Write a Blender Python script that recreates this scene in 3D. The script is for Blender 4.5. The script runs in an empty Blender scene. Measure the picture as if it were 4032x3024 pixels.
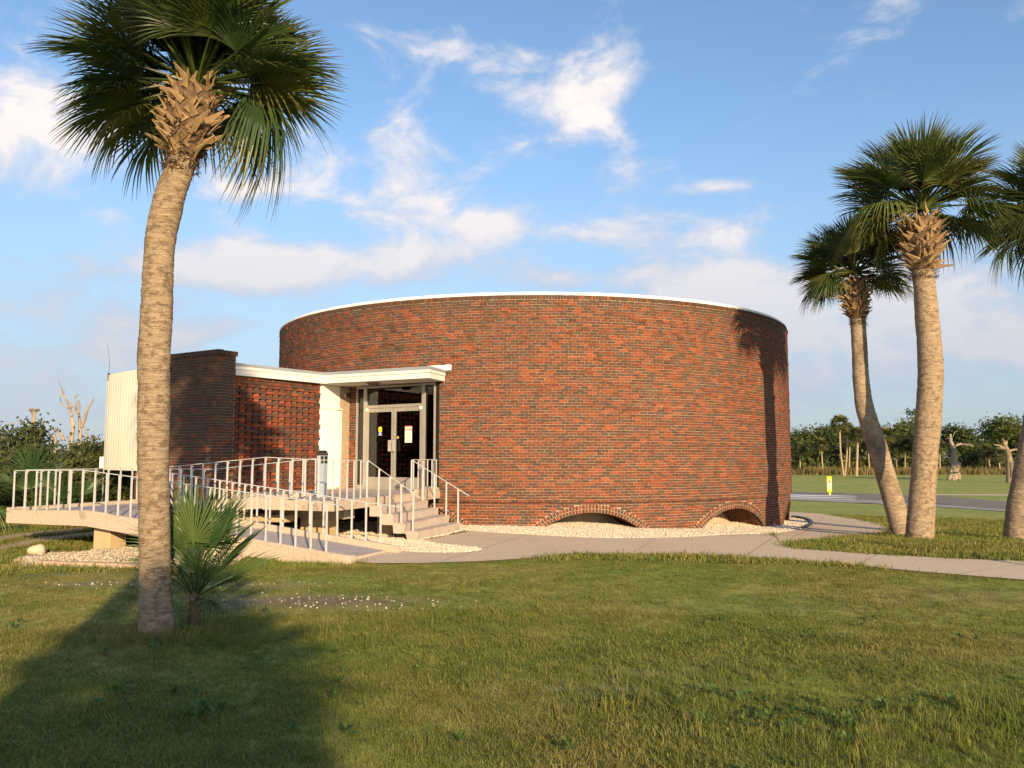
import bpy, bmesh, math, random
import numpy as np
from mathutils import Vector, Matrix, noise as mnoise
random.seed(7); rng = np.random.default_rng(7)
R_ = math.radians
S = bpy.context.scene
COL = S.collection

# ------------------------------------------------------------------ camera
EYE = 1.70; FPX = 3270.0; PITCH = .0883           # focal length in pixels of the 4032 px wide photograph
cam = bpy.data.cameras.new('camera'); camo = bpy.data.objects.new('camera', cam); COL.objects.link(camo)
cam.sensor_width = 36; cam.lens = FPX / 4032 * 36; cam.clip_end = 5000; cam.clip_start = .05
camo.location = (0, 0, EYE); camo.rotation_euler = (math.pi / 2 + PITCH, 0, 0)
S.camera = camo
# ------------------------------------------------------------------ sun, sky, exposure
SUN_AZ = 17.0; SUN_EL = 16.3                        # sun stands behind the camera, to the right
_sd = Vector((-math.sin(R_(SUN_AZ)) * math.cos(R_(SUN_EL)), math.cos(R_(SUN_AZ)) * math.cos(R_(SUN_EL)), -math.sin(R_(SUN_EL))))
sl = bpy.data.lights.new('sun', 'SUN'); sl.energy = 4.4; sl.angle = R_(.55); sl.color = (1.0, .735, .43)
slo = bpy.data.objects.new('sun', sl); COL.objects.link(slo)
slo.rotation_euler = _sd.to_track_quat('-Z', 'Y').to_euler(); slo.location = (10, -30, 20)
S.view_settings.view_transform = 'Standard'; S.view_settings.look = 'None'
S.view_settings.exposure = 0.82; S.view_settings.gamma = 1.0; S.view_settings.use_curve_mapping = False
S.cycles.max_bounces = 6; S.cycles.diffuse_bounces = 3; S.cycles.glossy_bounces = 3; S.cycles.transparent_max_bounces = 8
S.cycles.use_denoising = True

W = bpy.data.worlds.new('World'); S.world = W; W.use_nodes = True
def build_sky():
    nt = W.node_tree; N = nt.nodes; L = nt.links
    N.clear()
    out = N.new('ShaderNodeOutputWorld'); bg = N.new('ShaderNodeBackground'); L.new(bg.outputs[0], out.inputs[0])
    bg.inputs[1].default_value = .12
    sky = N.new('ShaderNodeTexSky'); sky.sky_type = 'NISHITA'; sky.sun_disc = False
    sky.sun_elevation = R_(SUN_EL); sky.sun_rotation = R_(180 - SUN_AZ); sky.air_density = 1.1; sky.dust_density = 1.0; sky.ozone_density = 3.2
    tc = N.new('ShaderNodeTexCoord'); sep = N.new('ShaderNodeSeparateXYZ'); L.new(tc.outputs['Generated'], sep.inputs[0])
    def math_(op, a, b=None, clamp=False):
        n = N.new('ShaderNodeMath'); n.operation = op; n.use_clamp = clamp
        for i, v in enumerate((a, b)):
            if v is None: continue
            if isinstance(v, (int, float)): n.inputs[i].default_value = v
            else: L.new(v, n.inputs[i])
        return n.outputs[0]
    az = math_('ARCTAN2', sep.outputs[0], sep.outputs[1]); el = math_('ARCSINE', sep.outputs[2])
    # cloud noise lives on a flat layer far overhead, so it flattens towards the horizon
    zz = math_('ADD', math_('MAXIMUM', sep.outputs[2], 0.0), .16)
    comb = N.new('ShaderNodeCombineXYZ')
    L.new(math_('DIVIDE', sep.outputs[0], zz), comb.inputs[0]); L.new(math_('DIVIDE', sep.outputs[1], zz), comb.inputs[1])
    def fbm(scale, detail, rough, off, warp=.0, src=None):
        mp = N.new('ShaderNodeMapping'); mp.inputs['Location'].default_value = off; L.new((src or comb).outputs[0], mp.inputs[0])
        n = N.new('ShaderNodeTexNoise'); n.inputs['Scale'].default_value = scale; n.inputs['Detail'].default_value = detail
        n.inputs['Roughness'].default_value = rough; n.inputs['Distortion'].default_value = warp; L.new(mp.outputs[0], n.inputs['Vector'])
        return n.outputs['Fac']
    cm2 = N.new('ShaderNodeCombineXYZ'); L.new(az, cm2.inputs[0]); L.new(math_('MULTIPLY', el, 1.7), cm2.inputs[1]); 
    big = fbm(1.15, 8, .58, (3.1, 1.7, 0), .25); fine = fbm(8.5, 9, .60, (9.1, 4.2, 0), .35, cm2); shade = fbm(5.0, 6, .55, (1.3, 7.9, .5), .2, cm2)
    # the individual cloud banks (azimuth, elevation, half width, half height, weight) in degrees
    def px(u, v):
        x = (u - 1106) / 1793.8; y = (829.5 - v) / 1793.8
        Y = math.cos(PITCH) - y * math.sin(PITCH); Z = math.sin(PITCH) + y * math.cos(PITCH)
        return math.atan2(x, Y), math.atan2(Z, math.hypot(x, Y))
    blobs = [(40, 190, 230, 150, .62), (-150, 330, 260, 90, .4), (800, 190, 100, 110, .26), (780, 340, 190, 55, .56), (800, 430, 190, 40, .56),
             (690, 570, 210, 46, .78), (940, 550, 110, 36, .66), (530, 600, 90, 40, .5), (1180, 190, 140, 80, .58), (1270, 250, 90, 55, .44), (1250, 500, 130, 28, .60),
             (1440, 520, 140, 40, .45), (1560, 480, 110, 50, .45), (1180, 600, 90, 26, .45), (1420, 610, 120, 34, .4), (1545, 405, 90, 14, .55), (530, 410, 60, 18, .5),
             (360, 580, 80, 30, .55), (1040, 485, 60, 22, .5), (245, 465, 36, 16, .5), (1950, 640, 420, 90, .50), (2000, 780, 420, 60, .5), (1850, 590, 200, 40, .3), (150, 800, 300, 70, .55),
             (420, 690, 160, 40, .42), (60, 680, 160, 40, .4), (1850, 30, 180, 70, .3), (1650, 700, 300, 80, .35)]
    tot = None
    for (u, v, hw, hh, w) in blobs:
        a0, e0 = px(u, v)
        da = math_('MULTIPLY', math_('SUBTRACT', az, a0), 1793.8 / hw * .92); de = math_('MULTIPLY', math_('SUBTRACT', el, e0), 1793.8 / hh * .92)
        d2 = math_('ADD', math_('MULTIPLY', da, da), math_('MULTIPLY', de, de))
        e = math_('MULTIPLY', math_('POWER', 2.718, math_('MULTIPLY', d2, -.8)), w)
        tot = e if tot is None else math_('ADD', tot, e)
    tot = math_('MINIMUM', tot, .95)
    d = math_('ADD', math_('MULTIPLY', big, .42), math_('MULTIPLY', fine, 1.35))
    d = math_('ADD', d, math_('MULTIPLY', tot, .60))
    d = math_('MULTIPLY', math_('SUBTRACT', d, .955), 2.0, True)
    sm = N.new('ShaderNodeMapRange'); sm.interpolation_type = 'SMOOTHSTEP'; L.new(d, sm.inputs[0]); sm.inputs[1].default_value = .03; sm.inputs[2].default_value = .82
    cov = math_('MULTIPLY', sm.outputs[0], .92)
    # sunlit cloud tops are cream, thin and shaded parts lavender grey
    ramp = N.new('ShaderNodeMapRange'); L.new(math_('ADD', math_('MULTIPLY', d, .75), math_('MULTIPLY', shade, .9)), ramp.inputs[0])
    ramp.inputs[1].default_value = .62; ramp.inputs[2].default_value = 1.12
    mixc = N.new('ShaderNodeMix'); mixc.data_type = 'RGBA'; L.new(ramp.outputs[0], mixc.inputs[0])
    mixc.inputs[6].default_value = (3.2, 3.3, 3.8, 1); mixc.inputs[7].default_value = (5.3, 4.8, 4.5, 1)
    mixs = N.new('ShaderNodeMix'); mixs.data_type = 'RGBA'; L.new(cov, mixs.inputs[0]); L.new(sky.outputs[0], mixs.inputs[6]); L.new(mixc.outputs[2], mixs.inputs[7])
    # low haze over the sea horizon
    hz = N.new('ShaderNodeMapRange'); hz.interpolation_type = 'SMOOTHSTEP'; L.new(el, hz.inputs[0]); hz.inputs[1].default_value = R_(24); hz.inputs[2].default_value = R_(1); hz.inputs[4].default_value = .74
    mixh = N.new('ShaderNodeMix'); mixh.data_type = 'RGBA'; L.new(hz.outputs[0], mixh.inputs[0]); L.new(mixs.outputs[2], mixh.inputs[6]); mixh.inputs[7].default_value = (2.0, 2.4, 3.1, 1)
    L.new(mixh.outputs[2], bg.inputs[0])
build_sky()

# ------------------------------------------------------------------ photograph pixel -> direction -> point on a known surface
cp, sp = math.cos(PITCH), math.sin(PITCH)
def ray(u, v):
    x = u - 2016.0; y = 1512.0 - v
    return Vector((x, FPX * cp - y * sp, FPX * sp + y * cp))
def atz(u, v, z):
    d = ray(u, v); t = (z - EYE) / d.z; return Vector((d.x * t, d.y * t, z))
def aty(u, v, Y):
    d = ray(u, v); t = Y / d.y; return Vector((d.x * t, Y, EYE + d.z * t))
def sstep(a, b, x):
    t = min(1, max(0, (x - a) / (b - a))); return t * t * (3 - 2 * t)
def g(x, y):                                        # height of the ground
    t = .35 * x + .8 * (y - 20); u = max(0.0, t - .4)
    z = -.62 * (1 - math.exp(-.11 * u)) * sstep(-2.5, 1.5, x)
    z -= .14 * math.exp(-((x + 8.4) ** 2 + (y - 16.3) ** 2) / 5.0)
    z -= .11 * math.exp(-((x + 4.1) ** 2 / 2.2 + (y - 13.55) ** 2 / .5))
    if y < 14: z += .022 * mnoise.noise(Vector((x * .35, y * .35, .3))) * sstep(14, 11, y)
    return z
def gp(u, v):
    z = 0.0
    for _ in range(14):
        p = atz(u, v, z); z = .5 * z + .5 * g(p.x, p.y)
    return Vector((p.x, p.y, g(p.x, p.y)))

# ------------------------------------------------------------------ helpers
def tag(o, label=None, cat=None, group=None, kind=None):
    if label: o['label'] = label
    if cat: o['category'] = cat
    if group: o['group'] = group
    if kind: o['kind'] = kind
    return o
def empty(name, loc=(0, 0, 0), label=None, cat=None, group=None):
    o = bpy.data.objects.new(name, None); COL.objects.link(o); o.location = loc; o.empty_display_size = .2
    return tag(o, label, cat, group)
class MB:
    def __init__(s): s.v = []; s.f = []; s.c = []
    def add(s, vs, fs, col=None):
        k = len(s.v); s.v.extend([tuple(x) for x in vs])
        for f in fs: s.f.append(tuple(i + k for i in f)); s.c.append(col)
        return s
    def box(s, o, ax, ay, az, x, y, z, col=None, jit=0):
        o = Vector(o); P = []
        for k in z:
            for j in y:
                for i in x:
                    p = o + ax * i + ay * j + az * k
                    if jit: p += Vector((random.uniform(-jit, jit), random.uniform(-jit, jit), random.uniform(-jit, jit)))
                    P.append(p)
        return s.add(P, [(0, 2, 3, 1), (4, 5, 7, 6), (0, 1, 5, 4), (2, 6, 7, 3), (0, 4, 6, 2), (1, 3, 7, 5)], col)
    def tube(s, pts, rad, n=8, cap=True, squash=None, col=None):
        pts = [Vector(p) for p in pts]; ring = []; vs = []; fs = []
        if not hasattr(rad, '__len__'): rad = [rad] * len(pts)
        up = None
        for i, p in enumerate(pts):
            t = (pts[min(i + 1, len(pts) - 1)] - pts[max(i - 1, 0)]).normalized()
            if up is None: up = t.orthogonal().normalized()
            up = (up - t * up.dot(t)).normalized(); r2 = t.cross(up)
            for k in range(n):
                a = 2 * math.pi * k / n; vs.append(p + (up * math.cos(a) + r2 * math.sin(a)) * rad[i])
        for i in range(len(pts) - 1):
            for k in range(n):
                fs.append((i * n + k, i * n + (k + 1) % n, (i + 1) * n + (k + 1) % n, (i + 1) * n + k))
        if cap: fs.append(tuple(range(n - 1, -1, -1))); fs.append(tuple(range((len(pts) - 1) * n, len(pts) * n)))
        return s.add(vs, fs, col)
    def prism(s, poly, z0, z1, col=None):
        n = len(poly); a = sum(poly[i][0] * poly[(i + 1) % n][1] - poly[(i + 1) % n][0] * poly[i][1] for i in range(n))
        if a < 0: poly = poly[::-1]
        vs = [(p[0], p[1], z0 if not callable(z0) else z0(p)) for p in poly] + [(p[0], p[1], z1 if not callable(z1) else z1(p)) for p in poly]
        fs = [tuple(range(n - 1, -1, -1)), tuple(range(n, 2 * n))] + [(i, (i + 1) % n, n + (i + 1) % n, n + i) for i in range(n)]
        return s.add(vs, fs, col)
    def mesh(s, name, smooth=False, mat=None):
        me = bpy.data.meshes.new(name); me.from_pydata(s.v, [], s.f)
        if any(c is not None for c in s.c):
            at = me.color_attributes.new('Col', 'FLOAT_COLOR', 'CORNER'); arr = np.ones((len(me.loops), 4), np.float32); i = 0
            for f, c in zip(s.f, s.c):
                if c is not None: arr[i:i + len(f), :3] = c
                i += len(f)
            at.data.foreach_set('color', arr.ravel())
        if smooth: me.polygons.foreach_set('use_smooth', [True] * len(me.polygons))
        if mat: me.materials.append(mat)
        me.update(); return me
    def build(s, name, mat, parent=None, smooth=False, origin=None):
        if origin is not None:
            ox = Vector(origin); s.v = [tuple(Vector(p) - ox) for p in s.v]
        o = bpy.data.objects.new(name, s.mesh(name, smooth, mat)); COL.objects.link(o)
        m4 = Matrix.Translation(origin) if origin is not None else Matrix.Identity(4)
        if parent is not None: o.parent = parent; m4 = wm(parent).inverted() @ m4
        o.matrix_basis = m4
        return o
def wm(o):                                          # world matrix of a (nested) parent
    m = o.matrix_basis.copy()
    while o.parent: o = o.parent; m = o.matrix_basis @ m
    return m
def inst(name, me, mat4, parent=None):
    o = bpy.data.objects.new(name, me); COL.objects.link(o)
    if parent is not None: o.parent = parent; mat4 = wm(parent).inverted() @ mat4
    o.matrix_basis = mat4
    return o
X, Y, Z = Vector((1, 0, 0)), Vector((0, 1, 0)), Vector((0, 0, 1))

# ------------------------------------------------------------------ materials
def mat_base(name):
    m = bpy.data.materials.new(name); m.use_nodes = True; nt = m.node_tree; nt.nodes.clear()
    out = nt.nodes.new('ShaderNodeOutputMaterial'); b = nt.nodes.new('ShaderNodeBsdfPrincipled'); nt.links.new(b.outputs[0], out.inputs[0])
    return m, nt, b, out
def nz(nt, scale, detail=4, rough=.55, stretch=None, coord='pos', dist=0.0):
    if coord == 'pos': n0 = nt.nodes.new('ShaderNodeNewGeometry'); src = n0.outputs['Position']
    else: n0 = nt.nodes.new('ShaderNodeTexCoord'); src = n0.outputs['Object']
    if stretch:
        mp = nt.nodes.new('ShaderNodeMapping'); mp.inputs['Scale'].default_value = stretch; nt.links.new(src, mp.inputs[0]); src = mp.outputs[0]
    n = nt.nodes.new('ShaderNodeTexNoise'); n.inputs['Scale'].default_value = scale; n.inputs['Detail'].default_value = detail
    n.inputs['Roughness'].default_value = rough; n.inputs['Distortion'].default_value = dist; nt.links.new(src, n.inputs['Vector'])
    return n.outputs['Fac']
def ramp(nt, fac, stops):
    r = nt.nodes.new('ShaderNodeValToRGB'); e = r.color_ramp.elements
    while len(e) < len(stops): e.new(.5)
    for q, (p, c) in zip(e, stops): q.position = p; q.color = (*c, 1)
    nt.links.new(fac, r.inputs[0]); return r.outputs[0]
def mixc(nt, fac, a, b, mode='MIX'):
    n = nt.nodes.new('ShaderNodeMix'); n.data_type = 'RGBA'; n.blend_type = mode
    for i, v in ((0, fac), (6, a), (7, b)):
        if isinstance(v, (int, float)): n.inputs[i].default_value = v
        elif isinstance(v, tuple): n.inputs[i].default_value = (*v, 1)
        else: nt.links.new(v, n.inputs[i])
    return n.outputs[2]
def bump(nt, b, h, strength, dist=.01):
    n = nt.nodes.new('ShaderNodeBump'); n.inputs['Strength'].default_value = strength; n.inputs['Distance'].default_value = dist
    nt.links.new(h, n.inputs['Height']); nt.links.new(n.outputs[0], b.inputs['Normal'])
def M(name, stops, scale=8, detail=5, rough=.75, bmp=.3, bscale=None, bdist=.01, stretch=None, coord='pos', spec=.3, metal=0, second=None):
    m, nt, b, _ = mat_base(name)
    if not isinstance(stops, list): stops = [(.25, tuple(c * .9 for c in stops)), (.75, tuple(min(1, c * 1.08) for c in stops))]
    c = ramp(nt, nz(nt, scale, detail, .6, stretch, coord), stops)
    if second:                                     # (scale, lo, hi, colour, stretch): stains
        s2, lo, hi, col, st = second
        c = mixc(nt, ramp(nt, nz(nt, s2, 6, .65, st, coord), [(lo, (0, 0, 0)), (hi, (1, 1, 1))]), c, col)
    nt.links.new(c, b.inputs['Base Color']); b.inputs['Roughness'].default_value = rough
    b.inputs['Specular IOR Level'].default_value = spec; b.inputs['Metallic'].default_value = metal
    if bmp: bump(nt, b, nz(nt, bscale or scale * 4, 5, .65, stretch, coord), bmp, bdist)
    return m
def M_brick(name, src):
    m, nt, b, _ = mat_base(name)
    if src == 'attr': a = nt.nodes.new('ShaderNodeAttribute'); a.attribute_name = 'Col'; c = a.outputs['Color']
    else: a = nt.nodes.new('ShaderNodeObjectInfo'); c = a.outputs['Color']
    n1 = nz(nt, 22, 5, .65); n2 = nz(nt, 90, 3, .6)
    c = mixc(nt, ramp(nt, n1, [(.35, (0, 0, 0)), (.62, (.75, .75, .75))]), c, (.10, .045, .03))
    c = mixc(nt, ramp(nt, n2, [(.56, (0, 0, 0)), (.72, (.42, .42, .42))]), c, (.30, .17, .10))
    c = mixc(nt, ramp(nt, nz(nt, .55, 4, .6, (1, 1, .35)), [(.48, (0, 0, 0)), (.75, (.38, .38, .38))]), c, (.075, .045, .035))
    c = mixc(nt, ramp(nt, nz(nt, .8, 6, .7, (1, 1, .5)), [(.60, (0, 0, 0)), (.80, (.22, .22, .22))]), c, (.26, .175, .12))
    c = mixc(nt, ramp(nt, nz(nt, 2.2, 5, .6, (1, 1, .14)), [(.52, (0, 0, 0)), (.74, (.45, .45, .45))]), c, (.085, .055, .042))
    nt.links.new(c, b.inputs['Base Color']); b.inputs['Roughness'].default_value = .9; b.inputs['Specular IOR Level'].default_value = .15
    bump(nt, b, nz(nt, 60, 5, .7), .5, .006); return m
def M_leaf(name, c0, c1, c2, trans=.3, scale=.8, rough=.5, tip=None):
    m, nt, b, out = mat_base(name)
    oi = nt.nodes.new('ShaderNodeObjectInfo'); n = nz(nt, scale, 3, .6)
    ad = nt.nodes.new('ShaderNodeMath'); ad.operation = 'MULTIPLY_ADD'; nt.links.new(oi.outputs['Random'], ad.inputs[0]); ad.inputs[1].default_value = .5; nt.links.new(n, ad.inputs[2])
    c = ramp(nt, ad.outputs[0], [(.35, c0), (.7, c1), (1.0, c2)])
    if tip:
        a = nt.nodes.new('ShaderNodeAttribute'); a.attribute_name = 'Col'; c = mixc(nt, a.outputs['Fac'], c, tip)
    nt.links.new(c, b.inputs['Base Color']); b.inputs['Roughness'].default_value = rough; b.inputs['Specular IOR Level'].default_value = .35
    tr = nt.nodes.new('ShaderNodeBsdfTranslucent'); nt.links.new(c, tr.inputs[0]); mx = nt.nodes.new('ShaderNodeMixShader'); mx.inputs[0].default_value = trans
    nt.links.new(b.outputs[0], mx.inputs[1]); nt.links.new(tr.outputs[0], mx.inputs[2]); nt.links.new(mx.outputs[0], out.inputs[0]); return m

m_brick = M_brick('brick_mass', 'attr'); m_brick1 = M_brick('brick_single', 'obj')
m_mortar = M('mortar', [(.3, (.26, .195, .135)), (.7, (.40, .31, .215))], 14, bmp=.5, rough=.95, spec=.1)
m_conc = M('weathered_concrete', [(.25, (.42, .35, .27)), (.75, (.56, .48, .38))], 3.5, 6, .9, .45, 45, second=(2.3, .55, .72, (.20, .17, .11), (1, 1, .5)))
m_aggr = M('pebbly_concrete', [(.3, (.36, .28, .20)), (.7, (.62, .52, .40))], 42, 4, .92, .8, 70, .012, second=(1.8, .56, .75, (.22, .19, .13), None))
m_deck = M('deck_concrete', [(.3, (.33, .29, .29)), (.7, (.42, .375, .37))], 5, 6, .85, .25, 60)
m_step = M('step_concrete', [(.3, (.40, .33, .28)), (.7, (.52, .44, .37))], 4, 6, .88, .4, 50, second=(3.1, .6, .72, (.24, .20, .13), None))
m_tan = M('tan_painted_concrete', [(.3, (.46, .34, .19)), (.7, (.56, .43, .25))], 2.5, 5, .85, .25, 40)
m_path = M('exposed_aggregate', [(.3, (.50, .385, .265)), (.7, (.72, .585, .42))], 34, 5, .93, .6, 80, .01, second=(.9, .5, .75, (.54, .43, .31), None))
m_found = M('foundation_block', [(.3, (.40, .32, .22)), (.7, (.5, .41, .29))], 3, 5, .9, .3, 30)
m_rail = M('rail_paint', [(.3, (.45, .45, .44)), (.7, (.53, .525, .51))], 6, 4, .55, .08, 60, spec=.35, second=(9, .62, .74, (.30, .23, .17), (1, 1, .4)))
m_cream = M('cream_paint', [(.3, (.76, .70, .55)), (.7, (.82, .765, .61))], 1.6, 5, .55, .05, 40, spec=.35, second=(2.2, .6, .8, (.60, .54, .40), (3, 3, .25)))
m_white = M('white_paint', [(.3, (.80, .78, .70)), (.7, (.86, .84, .77))], 2, 4, .5, .04, 40, spec=.4)
m_fascia = M('fascia_paint', [(.3, (.68, .655, .60)), (.7, (.78, .75, .69))], 2.2, 5, .55, .06, 30, spec=.4, second=(1.7, .6, .75, (.50, .50, .46), (1, 1, .3)))
m_gmetal = M('grey_flashing', [(.3, (.23, .265, .30)), (.7, (.30, .33, .36))], 3, 5, .5, .1, 30, spec=.5)
m_alum = M('aluminium_frame', [(.3, (.34, .32, .285)), (.7, (.41, .39, .35))], 3, 4, .42, .03, 50, spec=.5, metal=.25)
m_chrome = M('polished_handle', (.74, .72, .67), 3, rough=.3, bmp=0, metal=.55)
m_dark = M('dark_interior', (.012, .011, .011), 3, rough=.9, bmp=0)
m_curtain = M('dark_curtain', [(.3, (.006, .005, .005)), (.7, (.018, .013, .011))], 6, rough=.95, bmp=0, stretch=(1, 1, .1))
m_soffit = M('soffit_paint', (.58, .55, .49), 2, rough=.7, bmp=.05)
m_black = M('black_plastic', (.018, .018, .019), 4, rough=.45, bmp=.05)
m_bluegrey = M('blue_grey_metal', [(.3, (.30, .36, .42)), (.7, (.38, .44, .50))], 4, rough=.5, bmp=.05)
m_roofw = M('white_roof_cap', (.84, .82, .76), 3, rough=.55, bmp=.1)
m_roof = M('roof_membrane', (.45, .45, .45), 3, rough=.9)
m_asph = M('asphalt', [(.3, (.185, .155, .125)), (.7, (.235, .20, .165))], 2.2, 6, .93, .4, 120)
m_kerb = M('kerb_concrete', [(.3, (.29, .265, .235)), (.7, (.37, .34, .30))], 1.5, 6, .9, .2, 50)
m_line = M('road_paint', (.74, .73, .70), 5, rough=.8, bmp=.1)
m_sand = M('sandy_track', [(.3, (.30, .225, .14)), (.7, (.42, .33, .21))], 2.5, 6, .95, .5, 40)
m_bark = M('palm_bark', [(.30, (.16, .115, .075)), (.42, (.36, .265, .17)), (.70, (.54, .41, .27))], 5, 10, .92, 1.0, 9, .04, stretch=(1.2, 1.2, 9), second=(10.0, .50, .60, (.235, .165, .105), (1, 1, 1.5)))
m_bark2 = M('palm_bark_mottled', [(.30, (.17, .13, .09)), (.45, (.33, .25, .17)), (.70, (.52, .40, .27))], 6, 10, .93, 1.0, 10, .04, stretch=(1.3, 1.3, 6), second=(1.2, .50, .66, (.19, .145, .10), None))
m_boot = M('old_leaf_base', [(.28, (.17, .105, .055)), (.72, (.43, .295, .155))], 4, 6, .85, .4, 60, coord='obj')
m_fibre = M('palm_fibre', [(.3, (.055, .035, .022)), (.7, (.18, .115, .07))], 20, 5, .95, .5, 60)
m_deadw = M('dead_wood', [(.28, (.17, .135, .10)), (.7, (.42, .34, .255))], 2.2, 6, .93, .6, 8, .04, stretch=(1, 1, .4))
m_trunk = M('tree_bark', [(.3, (.16, .12, .085)), (.7, (.34, .26, .185))], 2, 6, .95, .6, 8, .04)
m_palm = M_leaf('palm_frond', (.026, .052, .018), (.062, .100, .026), (.14, .16, .04), .26, 1.6, .36, tip=(.17, .15, .05))
m_pmetto = M_leaf('palmetto_frond', (.028, .065, .024), (.050, .10, .030), (.10, .15, .04), .25, 1.2, .38, tip=(.12, .15, .045))
m_shrub = M_leaf('shrub_leaves', (.030, .046, .016), (.062, .080, .024), (.115, .115, .035), .25, .7, .5)
m_oak = M_leaf('oak_leaves', (.028, .046, .014), (.062, .085, .020), (.12, .14, .032), .25, .25, .55)
m_farpalm = M_leaf('far_palm_leaves', (.042, .056, .020), (.085, .095, .032), (.14, .135, .05), .25, .4, .5)
m_thatch = M('dead_palm_skirt', [(.3, (.15, .105, .06)), (.7, (.32, .235, .135))], 3, 4, .95, .4, 20)
m_weed = M_leaf('weed_leaves', (.05, .10, .022), (.075, .14, .03), (.11, .18, .04), .3, 2, .5)
m_hay = M_leaf('tall_dry_grass', (.10, .10, .035), (.20, .165, .06), (.30, .22, .09), .3, .15, .8)

def M_grass(name, blades):
    m, nt, b, out = mat_base(name)
    n1 = nz(nt, .30, 4, .6); n2 = nz(nt, 1.7, 5, .65)
    dry = mixc(nt, ramp(nt, n2, [(.35, (0, 0, 0)), (.7, (1, 1, 1))]), (.205, .215, .040), (.38, .33, .10))
    grn = mixc(nt, ramp(nt, n2, [(.35, (0, 0, 0)), (.7, (1, 1, 1))]), (.150, .208, .036), (.275, .30, .056))
    c = mixc(nt, ramp(nt, n1, [(.42, (0, 0, 0)), (.60, (1, 1, 1))]), grn, dry)
    if blades:
        oi = nt.nodes.new('ShaderNodeObjectInfo')
        c = mixc(nt, ramp(nt, oi.outputs['Random'], [(.72, (0, 0, 0)), (.98, (.7, .7, .7))]), c, (.36, .28, .12))
        c = mixc(nt, ramp(nt, oi.outputs['Random'], [(.02, (.5, .5, .5)), (.25, (0, 0, 0))]), c, (.04, .085, .02))
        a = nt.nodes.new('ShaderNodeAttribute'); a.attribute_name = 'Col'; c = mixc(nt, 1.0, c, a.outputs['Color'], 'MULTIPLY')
    else:
        c = mixc(nt, .12, c, (.14, .105, .05)); c = mixc(nt, 1.0, c, (1.25, 1.25, 1.15), 'MULTIPLY')
        a = nt.nodes.new('ShaderNodeAttribute'); a.attribute_name = 'bare'
        c = mixc(nt, a.outputs['Fac'], c, mixc(nt, ramp(nt, nz(nt, 9, 5, .7), [(.35, (0, 0, 0)), (.65, (1, 1, 1))]), (.12, .088, .05), (.27, .21, .135)))
    nt.links.new(c, b.inputs['Base Color']); b.inputs['Roughness'].default_value = .75; b.inputs['Specular IOR Level'].default_value = .2
    if blades:
        tr = nt.nodes.new('ShaderNodeBsdfTranslucent'); nt.links.new(c, tr.inputs[0]); mx = nt.nodes.new('ShaderNodeMixShader'); mx.inputs[0].default_value = .3
        nt.links.new(b.outputs[0], mx.inputs[1]); nt.links.new(tr.outputs[0], mx.inputs[2]); nt.links.new(mx.outputs[0], out.inputs[0])
    else: bump(nt, b, nz(nt, 16, 6, .75), .35, .04)
    return m
m_ground = M_grass('lawn_soil', False); m_blade = M_grass('grass_blades', True)
def M_pebble(name, c0, c1):
    m, nt, b, _ = mat_base(name); oi = nt.nodes.new('ShaderNodeObjectInfo')
    c = mixc(nt, oi.outputs['Random'], c0, c1); c = mixc(nt, ramp(nt, nz(nt, 60, 3), [(.4, (0, 0, 0)), (.7, (.4, .4, .4))]), c, tuple(x * .6 for x in c0))
    nt.links.new(c, b.inputs['Base Color']); b.inputs['Roughness'].default_value = .75; return m
m_peb = M_pebble('white_pebble', (.48, .395, .28), (.82, .735, .585)); m_shell = M_pebble('shell_rubble', (.30, .22, .13), (.66, .56, .42))
m_gbed = M('gravel_bed_sand', [(.3, (.30, .24, .155)), (.7, (.50, .425, .31))], 40, 4, .95, .8, 80, .015)
def M_glass():
    m, nt, b, out = mat_base('dark_glass'); nt.nodes.remove(b)
    gl = nt.nodes.new('ShaderNodeBsdfGlossy'); gl.inputs['Roughness'].default_value = .01; tr = nt.nodes.new('ShaderNodeBsdfTransparent'); tr.inputs[0].default_value = (.35, .35, .36, 1)
    fr = nt.nodes.new('ShaderNodeFresnel'); fr.inputs[0].default_value = 1.45; mx = nt.nodes.new('ShaderNodeMixShader')
    nt.links.new(fr.outputs[0], mx.inputs[0]); nt.links.new(tr.outputs[0], mx.inputs[1]); nt.links.new(gl.outputs[0], mx.inputs[2]); nt.links.new(mx.outputs[0], out.inputs[0]); return m
m_glass = M_glass()
def flat(name, c, rough=.6): return M(name, [(0, c), (1, c)], 3, rough=rough, bmp=0)
m_lime = flat('fluorescent_lime', (.72, .86, .02), .5); m_red = flat('sign_red', (.62, .03, .025)); m_ink = flat('sign_black', (.015, .015, .015)); m_paper = flat('paper', (.78, .74, .66))
m_yel = flat('sticker_yellow', (.85, .78, .06)); m_blue = flat('sticker_blue', (.05, .08, .36)); m_swhite = flat('sign_white', (.82, .80, .74)); m_tink = flat('grey_print', (.35, .32, .28)); m_dred = flat('notice_red', (.36, .02, .03))
m_brown = M('marker_brown', [(.3, (.085, .065, .04)), (.7, (.14, .11, .07))], 30, rough=.7, bmp=.4)
m_gold = flat('label_amber', (.75, .5, .12))

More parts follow.
